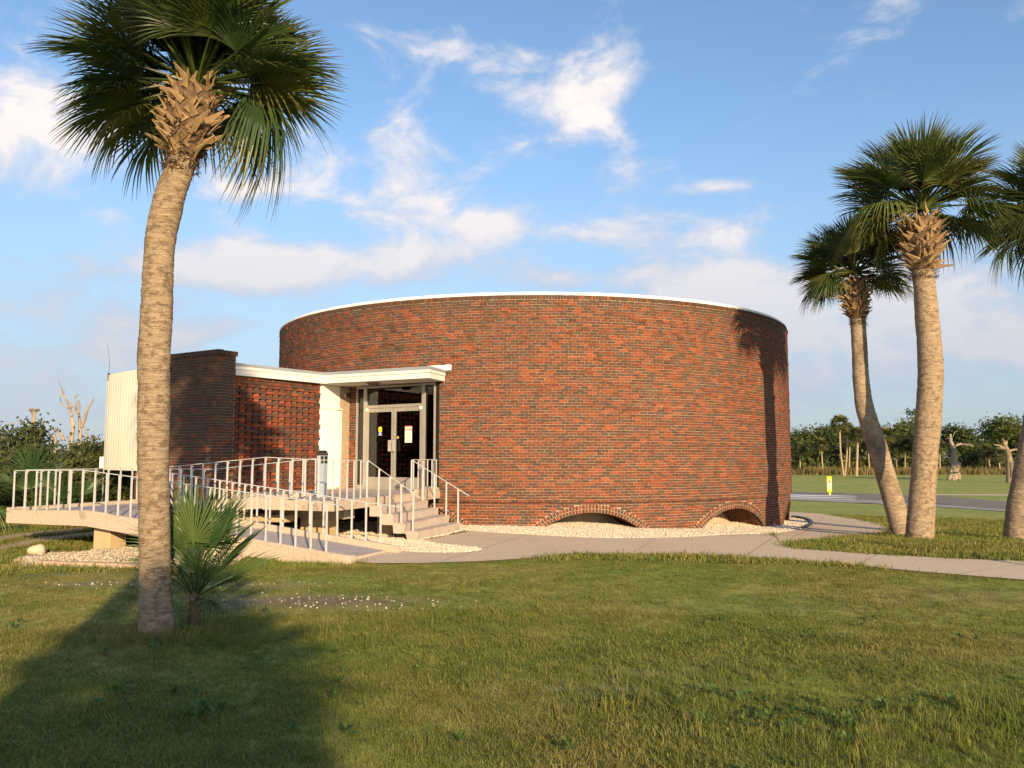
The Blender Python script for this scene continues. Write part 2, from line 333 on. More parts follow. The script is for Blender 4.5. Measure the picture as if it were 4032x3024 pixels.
# ================================================================== ground
def glines(lo, hi, steps):                          # steps: (from, to, step) fine bands; grows outside
    L = []
    for a, b, st in steps: L += list(np.arange(a, b - 1e-6, st))
    L.append(steps[-1][1]); st = 1.0; v = L[-1]
    while v < hi: st *= 1.45; v += st; L.append(v)
    st = 1.0; v = L[0]
    while v > lo: st *= 1.45; v -= st; L.insert(0, v)
    return L
def ell(px_list):
    out = []
    for (u, v, rx, ry, w) in px_list:
        p = gp(u * 1.8228, v * 1.8228); out.append((p.x, p.y, rx, ry, w))
    return out
BARE = ell([(690, 1298, 1.5, .55, .85), (560, 1265, 1.0, .5, .5), (850, 1310, 1.0, .35, .5), (200, 1262, .9, .3, .7), (280, 1255, .8, .25, .5), (120, 1240, 1.4, .35, .55), (335, 1365, .5, .4, .8), (1960, 1195, 1.2, .25, .5), (1650, 1310, 1.6, .5, .25), (1330, 1490, .8, .35, .55), (1440, 1455, .7, .3, .45), (2050, 1290, 1.6, .5, .3)])
def bare(x, y):
    b = 0.0
    for (cx, cy, rx, ry, w) in BARE:
        q = ((x - cx) / rx) ** 2 + ((y - cy) / ry) ** 2
        if q < 6: b = max(b, w * math.exp(-q) * 1.25)
    return min(1.0, b) * (0.6 + .8 * (.5 + .5 * mnoise.noise(Vector((x * 3.1, y * 3.1, 1.2))))) if b > .02 else 0.0
xs = glines(-900, 900, [(-26, -12, .5), (-12, 13, .25), (13, 34, .5)]); ys = glines(-300, 2500, [(-14, 2, .5), (2, 22, .25), (22, 62, .5)])
vs = [(x, y, g(x, y)) for y in ys for x in xs]; nx = len(xs)
fs = [(j * nx + i, j * nx + i + 1, (j + 1) * nx + i + 1, (j + 1) * nx + i) for j in range(len(ys) - 1) for i in range(nx - 1)]
me = bpy.data.meshes.new('ground'); me.from_pydata(vs, [], fs); me.materials.append(m_ground)
at = me.attributes.new('bare', 'FLOAT', 'POINT'); at.data.foreach_set('value', [bare(x, y) if 2 < y < 24 and -12 < x < 13 else 0.0 for (x, y, z) in vs])
me.polygons.foreach_set('use_smooth', [True] * len(me.polygons))
ground = bpy.data.objects.new('ground', me); COL.objects.link(ground); tag(ground, kind='structure')

def chaikin(p, n=2):
    for _ in range(n):
        q = []
        for i in range(len(p)):
            a, b = Vector(p[i][:2]), Vector(p[(i + 1) % len(p)][:2]); q += [a * .75 + b * .25, a * .25 + b * .75]
        p = q
    return [Vector((a[0], a[1])) for a in p]
def sheet(name, poly, h, mat, step=1.0, cuts=(), gap=.012, parent=None, kind='structure', zfun=None):
    """flat ground sheet that follows the ground; cuts = joint lines that split it into slabs"""
    zfun = zfun or g
    def make(bm, nm, par):
        x0, x1 = min(v.co.x for v in bm.verts), max(v.co.x for v in bm.verts); y0, y1 = min(v.co.y for v in bm.verts), max(v.co.y for v in bm.verts)
        for ax, lo, hi in ((0, x0, x1), (1, y0, y1)):
            k = math.ceil(lo / step) * step
            while k < hi:
                n = (1, 0, 0) if ax == 0 else (0, 1, 0); c = (k, 0, 0) if ax == 0 else (0, k, 0)
                bmesh.ops.bisect_plane(bm, geom=bm.verts[:] + bm.edges[:] + bm.faces[:], plane_co=c, plane_no=n); k += step
        for v in bm.verts: v.co.z = zfun(v.co.x, v.co.y) + h
        for f in bm.faces:
            if f.normal.z < 0: f.normal_flip()
        bmesh.ops.recalc_face_normals(bm, faces=bm.faces)
        if sum(f.normal.z for f in bm.faces) < 0: bmesh.ops.reverse_faces(bm, faces=bm.faces)
        e = bmesh.ops.extrude_face_region(bm, geom=bm.faces[:]) if nm == 'slab' else None
        m_ = bpy.data.meshes.new(nm)
        if e:
            for v in e['geom']:
                if isinstance(v, bmesh.types.BMVert): v.co.z += 0
            for v in bm.verts: pass
        bm.to_mesh(m_); bm.free(); m_.materials.append(mat)
        o = bpy.data.objects.new(nm, m_); COL.objects.link(o)
        if par is not None: o.parent = par
        return o
    def base():
        bm = bmesh.new(); f = bm.faces.new([bm.verts.new((p[0], p[1], 0)) for p in poly]); bmesh.ops.triangulate(bm, faces=[f]); return bm
    if not cuts:
        o = make(base(), name, parent)
        if parent is None: tag(o, kind=kind)
        return o
    root = tag(empty(name), kind='structure')
    bms = [base()]
    for (a, b) in cuts:
        a, b = Vector(a[:2]), Vector(b[:2]); d = (b - a).normalized(); n = Vector((-d.y, d.x)); nb = []
        for bm in bms:
            for sgn in (1, -1):
                c = bm.copy(); co = a + n * (gap / 2 * sgn)
                bmesh.ops.bisect_plane(c, geom=c.verts[:] + c.edges[:] + c.faces[:], plane_co=(co.x, co.y, 0), plane_no=(n.x * sgn, n.y * sgn, 0), clear_inner=True)
                if len(c.faces): nb.append(c)
                else: c.free()
            bm.free()
        bms = nb
    for bm in bms:
        if sum(f.calc_area() for f in bm.faces) > .05: make(bm, 'slab ', root).name = 'slab'
    return root
def P(*uv): return [gp(u, v) for u, v in uv]
near_edge = P((1366, 2213), (1467, 2222), (1648, 2222), (1901, 2214), (2153, 2197), (2343, 2188), (2596, 2186), (2916, 2199), (3106, 2207), (3300, 2223), (3597, 2253), (4032, 2288), (4500, 2330))
back_edge = P((4500, 2243), (4032, 2213), (3814, 2206), (3467, 2188), (3271, 2174), (3136, 2163), (3081, 2150))
inner_edge = P((3027, 2104), (2758, 2115), (2600, 2121), (2430, 2122), (2280, 2119), (2080, 2108), (1900, 2097), (1815, 2090))
patch_edge = P((1655, 2134), (1700, 2143), (1800, 2153), (1870, 2160), (1897, 2166), (1880, 2173), (1836, 2178), (1740, 2180), (1648, 2178), (1560, 2172), (1474, 2163))
path_poly = [p.xy for p in near_edge + back_edge + inner_edge + patch_edge]
sheet('path_bed', path_poly, .006, m_sand)
J = [P((1900, 2164), (2074, 2109)), P((2492, 2180), (2561, 2136)), P((2927, 2199), (2983, 2161)), P((3374, 2226), (3450, 2190)), P((3870, 2250), (4032, 2222))]
sheet('path', path_poly, .02, m_path, cuts=J)
rp = P((3081, 2150), (3108, 2139), (3190, 2132), (3271, 2125), (3380, 2112), (3477, 2100), (3500, 2082), (3472, 2068), (3380, 2047), (3233, 2025), (3119, 2017))
ri = P((3119, 2041), (3163, 2047), (3193, 2058), (3190, 2070), (3160, 2082), (3100, 2094), (3035, 2103))
ring_poly = [p.xy for p in rp] + [Vector((9.4, 40)), Vector((4, 44)), Vector((4, 41)), Vector((8.3, 36)), Vector((9.6, 32))] + [p.xy for p in ri]
sheet('ring_path_bed', ring_poly, .006, m_sand)
ring_poly2 = ring_poly
sheet('ring_path', ring_poly, .019, m_path, cuts=[P((3250, 2030), (3200, 2075))])

# gravel round the drum, under the landing and at the foot of the stairs
Cx, Cy, RD = .698, 29.19, 8.60
def cyl(phi, r, z): a = R_(phi); return Vector((Cx + math.sin(a) * r, Cy - math.cos(a) * r, z))
arc = [cyl(a, RD - 1.02, 0).xy for a in range(66, -34, -4)]
grav_poly = [p.xy for p in P((1815, 2090), (1900, 2097), (2080, 2108), (2280, 2119), (2430, 2122), (2600, 2121), (2758, 2115), (3027, 2104), (3035, 2103), (3100, 2094), (3160, 2082), (3190, 2070), (3193, 2058), (3163, 2047), (3119, 2041))] + arc
def zg1(x, y):
    r = math.hypot(x - Cx, y - Cy); return g(x, y) + .10 * sstep(RD + .05, RD - .95, r) + .01
sheet('gravel_bed', grav_poly, .004, m_gbed, .5, zfun=zg1)
foot_poly = [p.xy for p in patch_edge] + [Vector(p) for p in ((-2.9, 15.45), (-6.4, 16.9), (-6.3, 19.2), (-4.9, 21.4), (-3.2, 21.6), (-1.55, 20.9), (-.95, 20.0), (-1.0, 19.1))]
def zg2(x, y): return g(x, y) + .015 + .07 * (.5 + .5 * mnoise.noise(Vector((x * .8, y * .8, 2.0)))) * sstep(15.9, 17.5, y)
sheet('gravel_bed', foot_poly, .004, m_gbed, .5, zfun=zg2)
shell_poly = [p.xy for p in P((40, 2222), (100, 2236), (170, 2232), (330, 2240), (560, 2246))] + [Vector(p) for p in ((-4.6, 13.9), (-4.5, 14.9), (-6.6, 15.9), (-8.3, 16.3))] + [p.xy for p in P((150, 2175), (95, 2196))]
def zg3(x, y): return g(x, y) + .01 + .16 * math.exp(-((x + 6.6) ** 2 / 2.2 + (y - 14.6) ** 2 / .35))
sheet('shell_bed', shell_poly, .004, m_sand, .4, zfun=zg3)
# sandy track at the far left, the road with its crosswalk on the right
track_poly = [p.xy for p in P((-400, 2160), (0, 2112), (120, 2097), (330, 2078), (330, 2094), (180, 2108), (0, 2132), (-400, 2190))]
sheet('dirt_track', track_poly, .012, m_sand)
track2 = [p.xy for p in P((-400, 2225), (0, 2148), (120, 2122), (320, 2099), (420, 2092), (420, 2112), (200, 2134), (0, 2166), (-400, 2260))]
sheet('dirt_track', track2, .012, m_sand)
road_n = P((2700, 1962), (3119, 1970), (3488, 1979), (3684, 1996), (3998, 2018), (4300, 2042)); road_f = P((4300, 1998), (4004, 1979), (3705, 1953), (3400, 1944), (3119, 1937), (2700, 1930))
road_poly = [p.xy for p in road_n + road_f]
sheet('road', road_poly, .012, m_asph, 2)
def lerp(a, b, t): return a + (b - a) * t
gut = [lerp(a, b, .17) for a, b in zip(road_n, road_f[::-1])]
sheet('gutter', [p.xy for p in road_n] + [p.xy for p in gut[::-1]], .02, m_kerb, 2)
fw = P((3640, 1950), (3998, 1953), (4400, 1958), (4400, 1952), (3998, 1948), (3640, 1946)); sheet('far_path', [p.xy for p in fw], .015, m_path, 3)
for (v0, v1) in ((1948, 1952), (1955, 1959), (1962, 1965.5)):
    st = P((3060, v0), (3119, v0), (3250, v0 + 3), (3360, v0 + 6), (3380, v0 + 8), (3250, v1 + 3), (3119, v1), (3060, v1)); sheet('crosswalk_line', [p.xy for p in st], .018, m_line, 3)

# ================================================================== brick colours
PAL = [((.44, .098, .034), 19), ((.33, .080, .035), 20), ((.225, .074, .040), 24), ((.155, .070, .044), 17), ((.115, .088, .068), 13), ((.082, .076, .068), 13), ((.22, .135, .085), .4)]
_pw = np.array([w for _, w in PAL], float); _pw /= _pw.sum(); _pi = iter(rng.choice(len(PAL), 80000, p=_pw))
def brick_col(dark=0.0):
    c = PAL[next(_pi)][0]
    if dark and random.random() < dark: c = PAL[random.choice((3, 4, 4, 5))][0]
    k = random.uniform(.50, .92); return (c[0] * k, c[1] * k * random.uniform(.92, 1.1), c[2] * k)
singles = []                                        # candidate bricks that are built one by one: (distance, parent, matrix, size, colour)
def brick_mesh(sx, sy, sz, seed):
    random.seed(seed); m = MB(); c = .004
    vs = [(-sx / 2, -sy, -sz / 2), (sx / 2, -sy, -sz / 2), (sx / 2, -sy, sz / 2), (-sx / 2, -sy, sz / 2)]
    vs += [(x, -c * 1.2, z) for x, y, z in vs]
    vs += [((sx / 2 - c) * a + random.uniform(-.003, .003), random.uniform(-.001, .003), (sz / 2 - c) * b + random.uniform(-.002, .002)) for a, b in ((-1, -1), (1, -1), (1, 1), (-1, 1))]
    fs = [(0, 3, 2, 1)]
    for k in (0, 4): fs += [(k + i, k + (i + 1) % 4, k + 4 + (i + 1) % 4, k + 4 + i) for i in range(4)]
    fs.append((8, 9, 10, 11)); m.add(vs, [tuple(reversed(f)) for f in fs]); return m.mesh('brick', mat=m_brick1)
def frame4(o, ax, n, up): return Matrix(((ax.x, n.x, up.x, o.x), (ax.y, n.y, up.y, o.y), (ax.z, n.z, up.z, o.z), (0, 0, 0, 1)))

# ================================================================== the building
bld = empty('round_brick_building', cyl(0, 0, 0), 'low round red-brick building with flat-roofed entrance wing and arched openings along its base', 'building')
CH = .0677; ZL = .60; ZT = 5.77; RLOW = RD - .055
A_R, A_RO, A_ZC = 2.11, 2.305, -1.77                # arch radius inside / outside, height of its centre
ARCH = [8.6 + 30 * k for k in range(12)]
def arch_half(z, rad): return math.degrees(math.sqrt(max(0, rad * rad - (z - A_ZC) ** 2)) / RD)
def arch_d(phi): return min(((phi - a + 180) % 360 - 180 for a in ARCH), key=abs)
OPEN = (-41.0, -17.75, .72, 3.60)                   # the entrance: azimuth from / to, height from / to
drum = empty('drum_wall', cyl(0, 0, 0)); drum.parent = bld; drum.matrix_basis = Matrix.Identity(4)
mort = MB(); dphi = .25
for k in range(int(360 / dphi)):
    a0, a1 = -180 + k * dphi, -180 + (k + 1) * dphi; am = (a0 + a1) / 2; d = abs(arch_d(am)) * math.pi / 180 * RD
    zb = -.7
    if d < A_RO - .02: zb = max(zb, A_ZC + math.sqrt((A_RO - .03) ** 2 - d * d))
    rl = RLOW - .007; ru = RD - .007
    def q(r0, z0, r1, z1): mort.add([cyl(a0, r0, z0), cyl(a1, r0, z0), cyl(a1, r1, z1), cyl(a0, r1, z1)], [(0, 1, 2, 3)])
    if OPEN[0] < am < OPEN[1]:
        q(rl, zb, rl, ZL); q(rl, ZL, ru, ZL); q(ru, ZL, ru, OPEN[2]); q(ru, OPEN[3], ru, ZT)
    else:
        q(rl, zb, rl, ZL); q(rl, ZL, ru, ZL); q(ru, ZL, ru, ZT)
mort.build('mortar_joints', m_mortar, drum)
mass = MB()
def drum_brick(p0, p1, z0, z1, r, dark=0.0, cand=True):
    pr = max(-.003, random.gauss(0, .0035)) + (random.random() < .015) * .016; rf = r + pr; c = brick_col(dark); j = .0022
    w = (p1 - p0) * math.pi / 180 * r; pm = (p0 + p1) / 2
    if cand and abs(w - .195) < .02 and -16 < pm < 40 and z0 < 1.4:
        singles.append((math.hypot(*(cyl(pm, r, 0).xy)) + abs(z0 - .9) * .8 + abs(pm - 3) * .02, drum, frame4(cyl(pm, rf, (z0 + z1) / 2), Vector((math.cos(R_(pm)), math.sin(R_(pm)), 0)), Vector((math.sin(R_(pm)), -math.cos(R_(pm)), 0)), Z), w, c, len(mass.f)))
    V = []
    for rr in (r - .02, rf):
        for (pp, zz) in ((p0, z0), (p1, z0), (p1, z1), (p0, z1)):
            V.append(cyl(pp + random.uniform(-.012, .012), rr + (random.uniform(-j, j) if rr == rf else 0), zz + random.uniform(-.0025, .0025)))
    mass.add(V, [(4, 5, 6, 7), (0, 1, 5, 4), (1, 2, 6, 5), (2, 3, 7, 6), (3, 0, 4, 7)], c)
NB = 264; step = 360 / NB; gapA = .0105 / RD * 180 / math.pi
nlow = 15; nup = int((ZT - .11 - ZL) / CH); chu = (ZT - .11 - ZL) / nup
rows = [(ZL - (i + 1) * CH, ZL - i * CH, RLOW) for i in range(nlow)] + [(ZL + i * chu, ZL + (i + 1) * chu, RD) for i in range(nup)]
for ri_, (z0, z1, r) in enumerate(rows):
    off = (ri_ % 2) * .5 * step + random.uniform(-.12, .12) * step; cuts_ = [off + k * step + random.uniform(-.035, .035) * step for k in range(NB)] ; cuts_.append(cuts_[0] + 360)
    zw = random.uniform(-.0015, .0015)
    for k in range(NB):
        p0, p1 = cuts_[k] - 180 + gapA / 2, cuts_[k + 1] - 180 - gapA / 2; pm = (p0 + p1) / 2; zm = (z0 + z1) / 2
        pw = (pm + 180) % 360 - 180
        und = .006 * mnoise.noise(Vector((pw * .12, z0 * .9, 0))) + zw
        dark = 0.0
        if z1 > ZT - .3: dark = .55
        if r == RLOW:
            dd = arch_d(pm); w = arch_half(zm if dd * 0 == 0 else zm, A_RO + .008)
            lo, hi = p0 - pm + dd, p1 - pm + dd
            if A_ZC + A_RO + .008 > zm and lo < w and hi > -w:
                if hi > w and hi - w > .25: lo = max(lo, w)
                elif lo < -w and -w - lo > .25: hi = min(hi, -w)
                else: continue
                p0, p1 = pm - dd + lo, pm - dd + hi
        elif OPEN[2] - .05 < zm < OPEN[3] and OPEN[0] < pw < OPEN[1] + .9:
            if pw > OPEN[1] - .9 and p1 - 360 * round(p1 / 360) > OPEN[1] + .15: p0 = max(p0, OPEN[1] + 360 * round((p0 - pw) / 360))
            else: continue
        drum_brick(p0, p1, z0 + .0052 + und, z1 - .0052 + und, r, dark)
zt0 = ZT - .105                                       # ragged rowlock course under the cap
for k in range(720):
    a = -180 + k * .5; drum_brick(a + .04, a + .46, zt0 + random.uniform(0, .012), ZT + random.uniform(-.012, .004), RD + .008, .75, False)
# arches: two rings of bricks on edge
vmesh = [brick_mesh(.066, .10, .089, s) for s in range(5)]
soff = MB()
for ai, ac in enumerate(ARCH):
    vis = -60 < (ac + 180) % 360 - 180 < 75
    if not vis: continue
    am_ = MB(); am_pts = []
    for k in range(81):
        t = R_(-58 + k * 116 / 80); am_pts.append(t)
    for k in range(80):
        V = []
        for t, rr in ((am_pts[k], A_R - .0), (am_pts[k + 1], A_R - .0), (am_pts[k + 1], A_RO + .02), (am_pts[k], A_RO + .02)):
            V.append(cyl(ac + math.degrees(math.sin(t) * rr / RD), RLOW - .006, A_ZC + math.cos(t) * rr))
        am_.add(V, [(0, 1, 2, 3)])
    arch = am_.build('arch', m_mortar, drum)
    for ring, rad in ((0, A_R + .046), (1, A_R + .147)):
        n = 46 if ring == 0 else 48; half = 51.5
        for k in range(n):
            t = R_(-half + (k + .5 + .0 * ring) * 2 * half / n); ph = ac + math.degrees(math.sin(t) * rad / RD); zc = A_ZC + math.cos(t) * rad
            if zc < g(*cyl(ph, RD, 0).xy) - .12: continue
            nrm = Vector((math.sin(R_(ph)), -math.cos(R_(ph)), 0)); tx = Vector((math.cos(R_(ph)), math.sin(R_(ph)), 0))
            up = (Z * math.cos(t) + tx * math.sin(t)); ax = (tx * math.cos(t) - Z * math.sin(t))
            o = inst('brick', random.choice(vmesh), frame4(cyl(ph, RLOW + random.gauss(.002, .002), zc), ax, nrm, up), arch); o.color = (*brick_col(.12), 1)
    for k in range(60):                                # the deep brick barrel behind the rings
        for j in range(9):
            t0, t1 = R_(-54 + k * 108 / 60 + .15), R_(-54 + (k + 1) * 108 / 60 - .15); r0, r1 = RLOW - .10 - j * .105 - (k % 2) * .05, RLOW - .195 - j * .105 - (k % 2) * .05; V = []
            for rr in (A_R + random.uniform(-.004, .004), A_R + .05):
                for (t, rd) in ((t0, r0), (t1, r0), (t1, r1), (t0, r1)): V.append(cyl(ac + math.degrees(math.sin(t) * rr / RD), rd, A_ZC + math.cos(t) * rr))
            soff.add(V, [(3, 2, 1, 0), (0, 1, 5, 4), (1, 2, 6, 5), (2, 3, 7, 6), (3, 0, 4, 7)], brick_col(.2))
    bk = MB()
    for k in range(60):
        t0, t1 = R_(-55 + k * 110 / 60), R_(-55 + (k + 1) * 110 / 60); rr = A_R + .006
        bk.add([cyl(ac + math.degrees(math.sin(t) * rr / RD), rd, A_ZC + math.cos(t) * rr) for t, rd in ((t0, RLOW - .1), (t1, RLOW - .1), (t1, RD - 1.08), (t0, RD - 1.08))], [(0, 1, 2, 3)])
    bk.build('barrel_vault', m_mortar, arch)
tag(soff.build('barrel_brickwork', m_brick, drum), kind='stuff')
fo = MB()
for k in range(180):
    a0, a1 = k * 2, k * 2 + 2; r = RD - 1.06
    fo.add([cyl(a0, r, -.8), cyl(a1, r, -.8), cyl(a1, r, .62), cyl(a0, r, .62)], [(0, 1, 2, 3)])
    fo.add([cyl(a0, r, .58), cyl(a1, r, .58), cyl(a1, RD - .03, .58), cyl(a0, RD - .03, .58)], [(0, 1, 2, 3)])
fo.build('foundation_wall', m_found, bld)
cap = MB(); rf_ = MB()
for k in range(360):
    a0, a1 = k, k + 1
    prof = [(RD - .03, ZT - .01), (RD + .002, ZT + .006), (RD + .004, ZT + .035), (RD - .05, ZT + .042), (RD - .055, ZT + .088), (RD - .20, ZT + .095), (RD - .21, ZT - .15)]
    for (r0, z0), (r1, z1) in zip(prof, prof[1:]): cap.add([cyl(a0, r0, z0), cyl(a1, r0, z0), cyl(a1, r1, z1), cyl(a0, r1, z1)], [(0, 1, 2, 3)])
    rf_.add([cyl(a0, RD - .2, ZT - .14), cyl(a1, RD - .2, ZT - .14), cyl(0, 0, ZT - .02)], [(0, 1, 2)])
cap.build('roof_cap', m_roofw, bld); rf_.build('roof', m_roof, bld)

# ------------------------------------------------------------------ entrance wing
TW = R_(33); e1 = Vector((math.cos(TW), -math.sin(TW), 0)); e2 = Vector((math.sin(TW), math.cos(TW), 0))
PN = Vector((-6.744, 18.868, 0)); LJ = PN + e2 * .53
LAT0 = LJ - e1 * .06; IC = Vector((-4.888, 21.543, 0)); OC = Vector((-1.995, 20.013, 0))
LATL = (IC - LAT0).dot(e2) + .06; LAT1 = LAT0 + e2 * LATL
JR = Vector((-1.945, 20.94, 0)); DL = JR - e1 * 2.68         # door wall, right and left end
FZ0, FZ1 = 3.62, 3.905; LZ = .88
WH0 = LAT1.copy(); WH1 = DL - e1 * .34                       # white wall runs from the lattice to the door wall
def flat_wall(o, ax, n, L, z0, z1, par, pitch=.205, ch=CH, dark=0.0, cand=False, start=0, top_rowlock=False, mm=None, skip=None):
    mm = mm if mm is not None else MB(); rows_ = int(round((z1 - z0) / ch)); ch = (z1 - z0) / rows_
    for i in range(rows_):
        x = -((i + start) % 2) * pitch / 2
        while x < L - .01:
            a, b = max(0, x) + .005, min(L, x + pitch) - .005; x += pitch * random.uniform(.97, 1.03)
            if b - a < .03: continue
            za, zb_ = z0 + i * ch + .005, z0 + (i + 1) * ch - .005; pr = max(.0, random.gauss(.002, .003)) + (random.random() < .02) * .012; c = brick_col(dark(i / rows_) if callable(dark) else dark)
            if skip and skip((a + b) / 2, (za + zb_) / 2): continue
            if cand and abs(b - a - .195) < .02: singles.append((math.hypot(*(o + ax * a).xy) + abs(za - 1.7), par, frame4(o + ax * ((a + b) / 2) + n * pr + Z * ((za + zb_) / 2), ax, n, Z), b - a, c, None)); singles[-1] = singles[-1][:5] + ((mm, len(mm.f)),)
            mm.box(o, ax, n, Z, (a, b), (-.03, pr), (za, zb_), c, .0018)
    return mm
wall = empty('wing_wall', PN); wall.parent = bld; wall.matrix_basis = wm(bld).inverted() @ Matrix.Translation(PN)
wm_ = MB(); PH = 4.06; darkup = lambda t: .18 + .72 * sstep(.30, .72, t)  # share of dark bricks grows towards the top of the wall
flat_wall(PN - e1 * 3.0, e1, -e2, 3.0, -.05, PH, wall, dark=darkup, cand=True, mm=wm_)       # long face
flat_wall(PN, e2, e1, .53, -.05, PH, wall, dark=darkup, cand=True, start=1, mm=wm_)          # short face
core = MB(); core.box(PN, e1, e2, Z, (-3.0, -.008), (.008, .53), (-.1, PH + .06)); core.build('mortar_joints', m_mortar, wall)
cp_ = MB()                                                                                    # rowlock coping, a little proud
x = 0
while x < 3.04: cp_.box(PN - e1 * 3.0, e1, e2, Z, (x, x + .062), (-.03, .1), (PH, PH + .108), brick_col(.8), .002); x += .0705
x = 0
while x < .53: cp_.box(PN, e1, e2, Z, (-.1, .03), (x, x + .062), (PH, PH + .106), brick_col(.8), .002); x += .0705
cp_.box(PN, e1, e2, Z, (-3.0, -.08), (.08, .53), (PH, PH + .1), (.06, .045, .04)); tag(cp_.build('coping_brickwork', m_brick, wall), kind='stuff')
# pierced brick screen
lat = empty('brick_screen', LAT0); lat.parent = bld; lat.matrix_basis = wm(bld).inverted() @ Matrix.Translation(LAT0)
lm = MB(); pit = LATL / 14; zz0, zz1 = .25, FZ0 - .004; nrow = int((zz1 - .17 - zz0) / CH); chl = (zz1 - .17 - zz0) / nrow
lmesh = [brick_mesh(pit - .012, .1, CH - .011, 40 + s) for s in range(4)]; scr = []
for i in range(nrow):
    za, zb_ = zz0 + i * chl + .003, zz0 + (i + 1) * chl - .003
    for k in range(14):
        a = k * pit; c = brick_col(.10); c = (c[0] * 1.1, c[1], c[2]); edge = k in (13,)
        if i % 2 == 0 or edge:
            pr = random.gauss(.0, .004) - (0 if (k + i // 2) % 2 else .028)
            lm.box(LAT0, e2, e1, Z, (a + .004, a + pit - .004), (-.1, pr), (za, zb_), c, .002)
        else:                                          # bricks set askew so that a corner juts out
            ang = R_(30); o = LAT0 + e2 * (a + .012) + e1 * -.085; bx = (e2 * math.cos(ang) + e1 * math.sin(ang)); by = (e1 * math.cos(ang) - e2 * math.sin(ang))
            lm.box(o, bx, by, Z, (0, pit * .78), (-.09, 0), (za, zb_), c, .002)
for r_i in range(2):
    x = 0
    while x < LATL - .05:
        lm.box(LAT0, e2, e1, Z, (x + .004, x + .095), (-.1, random.gauss(.002, .003)), (zz1 - .165 + r_i * .083, zz1 - .165 + r_i * .083 + .074), brick_col(.1), .002); x += .1015
tag(lm.build('screen_brickwork', m_brick, lat), kind='stuff')
b_ = MB(); b_.box(LAT0, e2, e1, Z, (0, LATL), (-.16, -.07), (zz0 - .3, zz1)); b_.build('backing', m_dark, lat)  # near-black sheet, the shade in the gaps is put into its colour
# white return wall with service door
WV = (WH1 - WH0); WL = WV.length; wx = WV.normalized(); wn = Vector((wx.y, -wx.x, 0))
if wn.y > 0: wn = -wn
ww = MB(); ww.box(WH0, wx, wn, Z, (-.03, WL), (-.1, 0), (.5, FZ0)); whw = ww.build('return_wall', m_white, bld)
zsd = 2.99
up = MB()
for k in range(9): up.box(WH0, wx, wn, Z, (.02 + k * (WL - .05) / 9, .02 + (k + 1) * (WL - .05) / 9 - .006), (.002, .014), (zsd + .02, FZ0 - .02))
up.build('grooved_panel', m_white, whw)
ledge = MB(); ledge.box(WH0, wx, wn, Z, (.0, WL - .01), (.002, .035), (zsd - .012, zsd + .016)); ledge.build('drip_ledge', m_white, whw)
sd = MB(); sd.box(WH0, wx, wn, Z, (.05, WL - .10), (.003, .028), (LZ + .03, zsd - .05)); sdo = sd.build('service_door', m_white, whw)
for hz_ in (LZ + .32, LZ + 1.1, LZ + 1.82):
    h_ = MB(); h_.box(WH0, wx, wn, Z, (WL - .10, WL - .065), (.004, .04), (hz_, hz_ + .11)); h_.build('hinge', m_alum, sdo)
cm = MB(); cc = WH0 + wx * (WL - .13) + wn * .10 + Z * 3.38
cm.tube([cc - wn * .1, cc], .05, 14); cmo = cm.build('camera_mount', m_white, whw)
dm = bmesh.new(); bmesh.ops.create_uvsphere(dm, u_segments=16, v_segments=10, radius=.062); mme = bpy.data.meshes.new('camera_dome'); dm.to_mesh(mme); dm.free(); mme.materials.append(m_black); mme.polygons.foreach_set('use_smooth', [True] * len(mme.polygons))
inst('camera_dome', mme, Matrix.Translation(cc + wn * .02), whw)
# narrow brick pier between white wall and door frame
pr_ = empty('door_pier', DL); pr_.parent = bld; pr_.matrix_basis = wm(bld).inverted() @ Matrix.Translation(DL)
pm_ = MB(); flat_wall(DL - e1 * .34, e1, -e2, .335, LZ - .2, FZ0, pr_, pitch=.165, mm=pm_); tag(pm_.build('pier_brickwork', m_brick, pr_), kind='stuff')
c_ = MB(); c_.box(DL, e1, e2, Z, (-.34, -.004), (.004, .2), (LZ - .3, FZ0)); c_.build('mortar_joints', m_mortar, pr_)
# glazed entrance
def wallc(u, v):
    d = ray(u, v); n = e2; t = (DL - Vector((0, 0, 0))).dot(n) / d.dot(n); p = Vector((0, 0, EYE)) + d * t if False else d * t + Vector((0, 0, EYE)); return (p - DL).dot(e1), p.z
c5 = lambda x, y: (1240 + x / 3.19, 1420 + y / 3.19)
sx_ = [wallc(*c5(x, 900))[0] for x in (510, 532, 615, 650, 988, 1345, 1380, 1495, 1512)]; sx_[-1] = 2.68; sx_[0] = 0.0
zh = wallc(*c5(1000, 590))[1]; zt_ = wallc(*c5(1000, 560))[1]; ztop = FZ0 - .03; zk = wallc(*c5(1000, 1465))[1]; zs = LZ + .045
ent = empty('glazed_entrance', DL + Z * LZ); ent.parent = bld; ent.matrix_basis = wm(bld).inverted() @ Matrix.Translation(DL + Z * LZ)
fr = MB()
def fb(x0, x1, z0, z1, y0=-.02, y1=.07): fr.box(DL, e1, e2, Z, (x0, x1), (y0, y1), (z0, z1))
fb(sx_[0], sx_[1], zs, ztop); fb(sx_[7], sx_[8], zs, ztop); fb(sx_[2], sx_[3], zs, ztop, -.026); fb(sx_[5], sx_[6], zs, ztop, -.026)
fb(sx_[1], sx_[2], ztop - .05, ztop - .001); fb(sx_[3], sx_[5], ztop - .05, ztop - .001); fb(sx_[6], sx_[7], ztop - .05, ztop - .001)
fb(sx_[3], sx_[5], zh + .005, zt_ + .02); fb(sx_[1], sx_[2], zs, zs + .05); fb(sx_[6], sx_[7], zs, zs + .05)
fb(-.02, 2.70, LZ - .05, zs - .003, -.05, .1)
fr.build('frame', m_alum, ent)
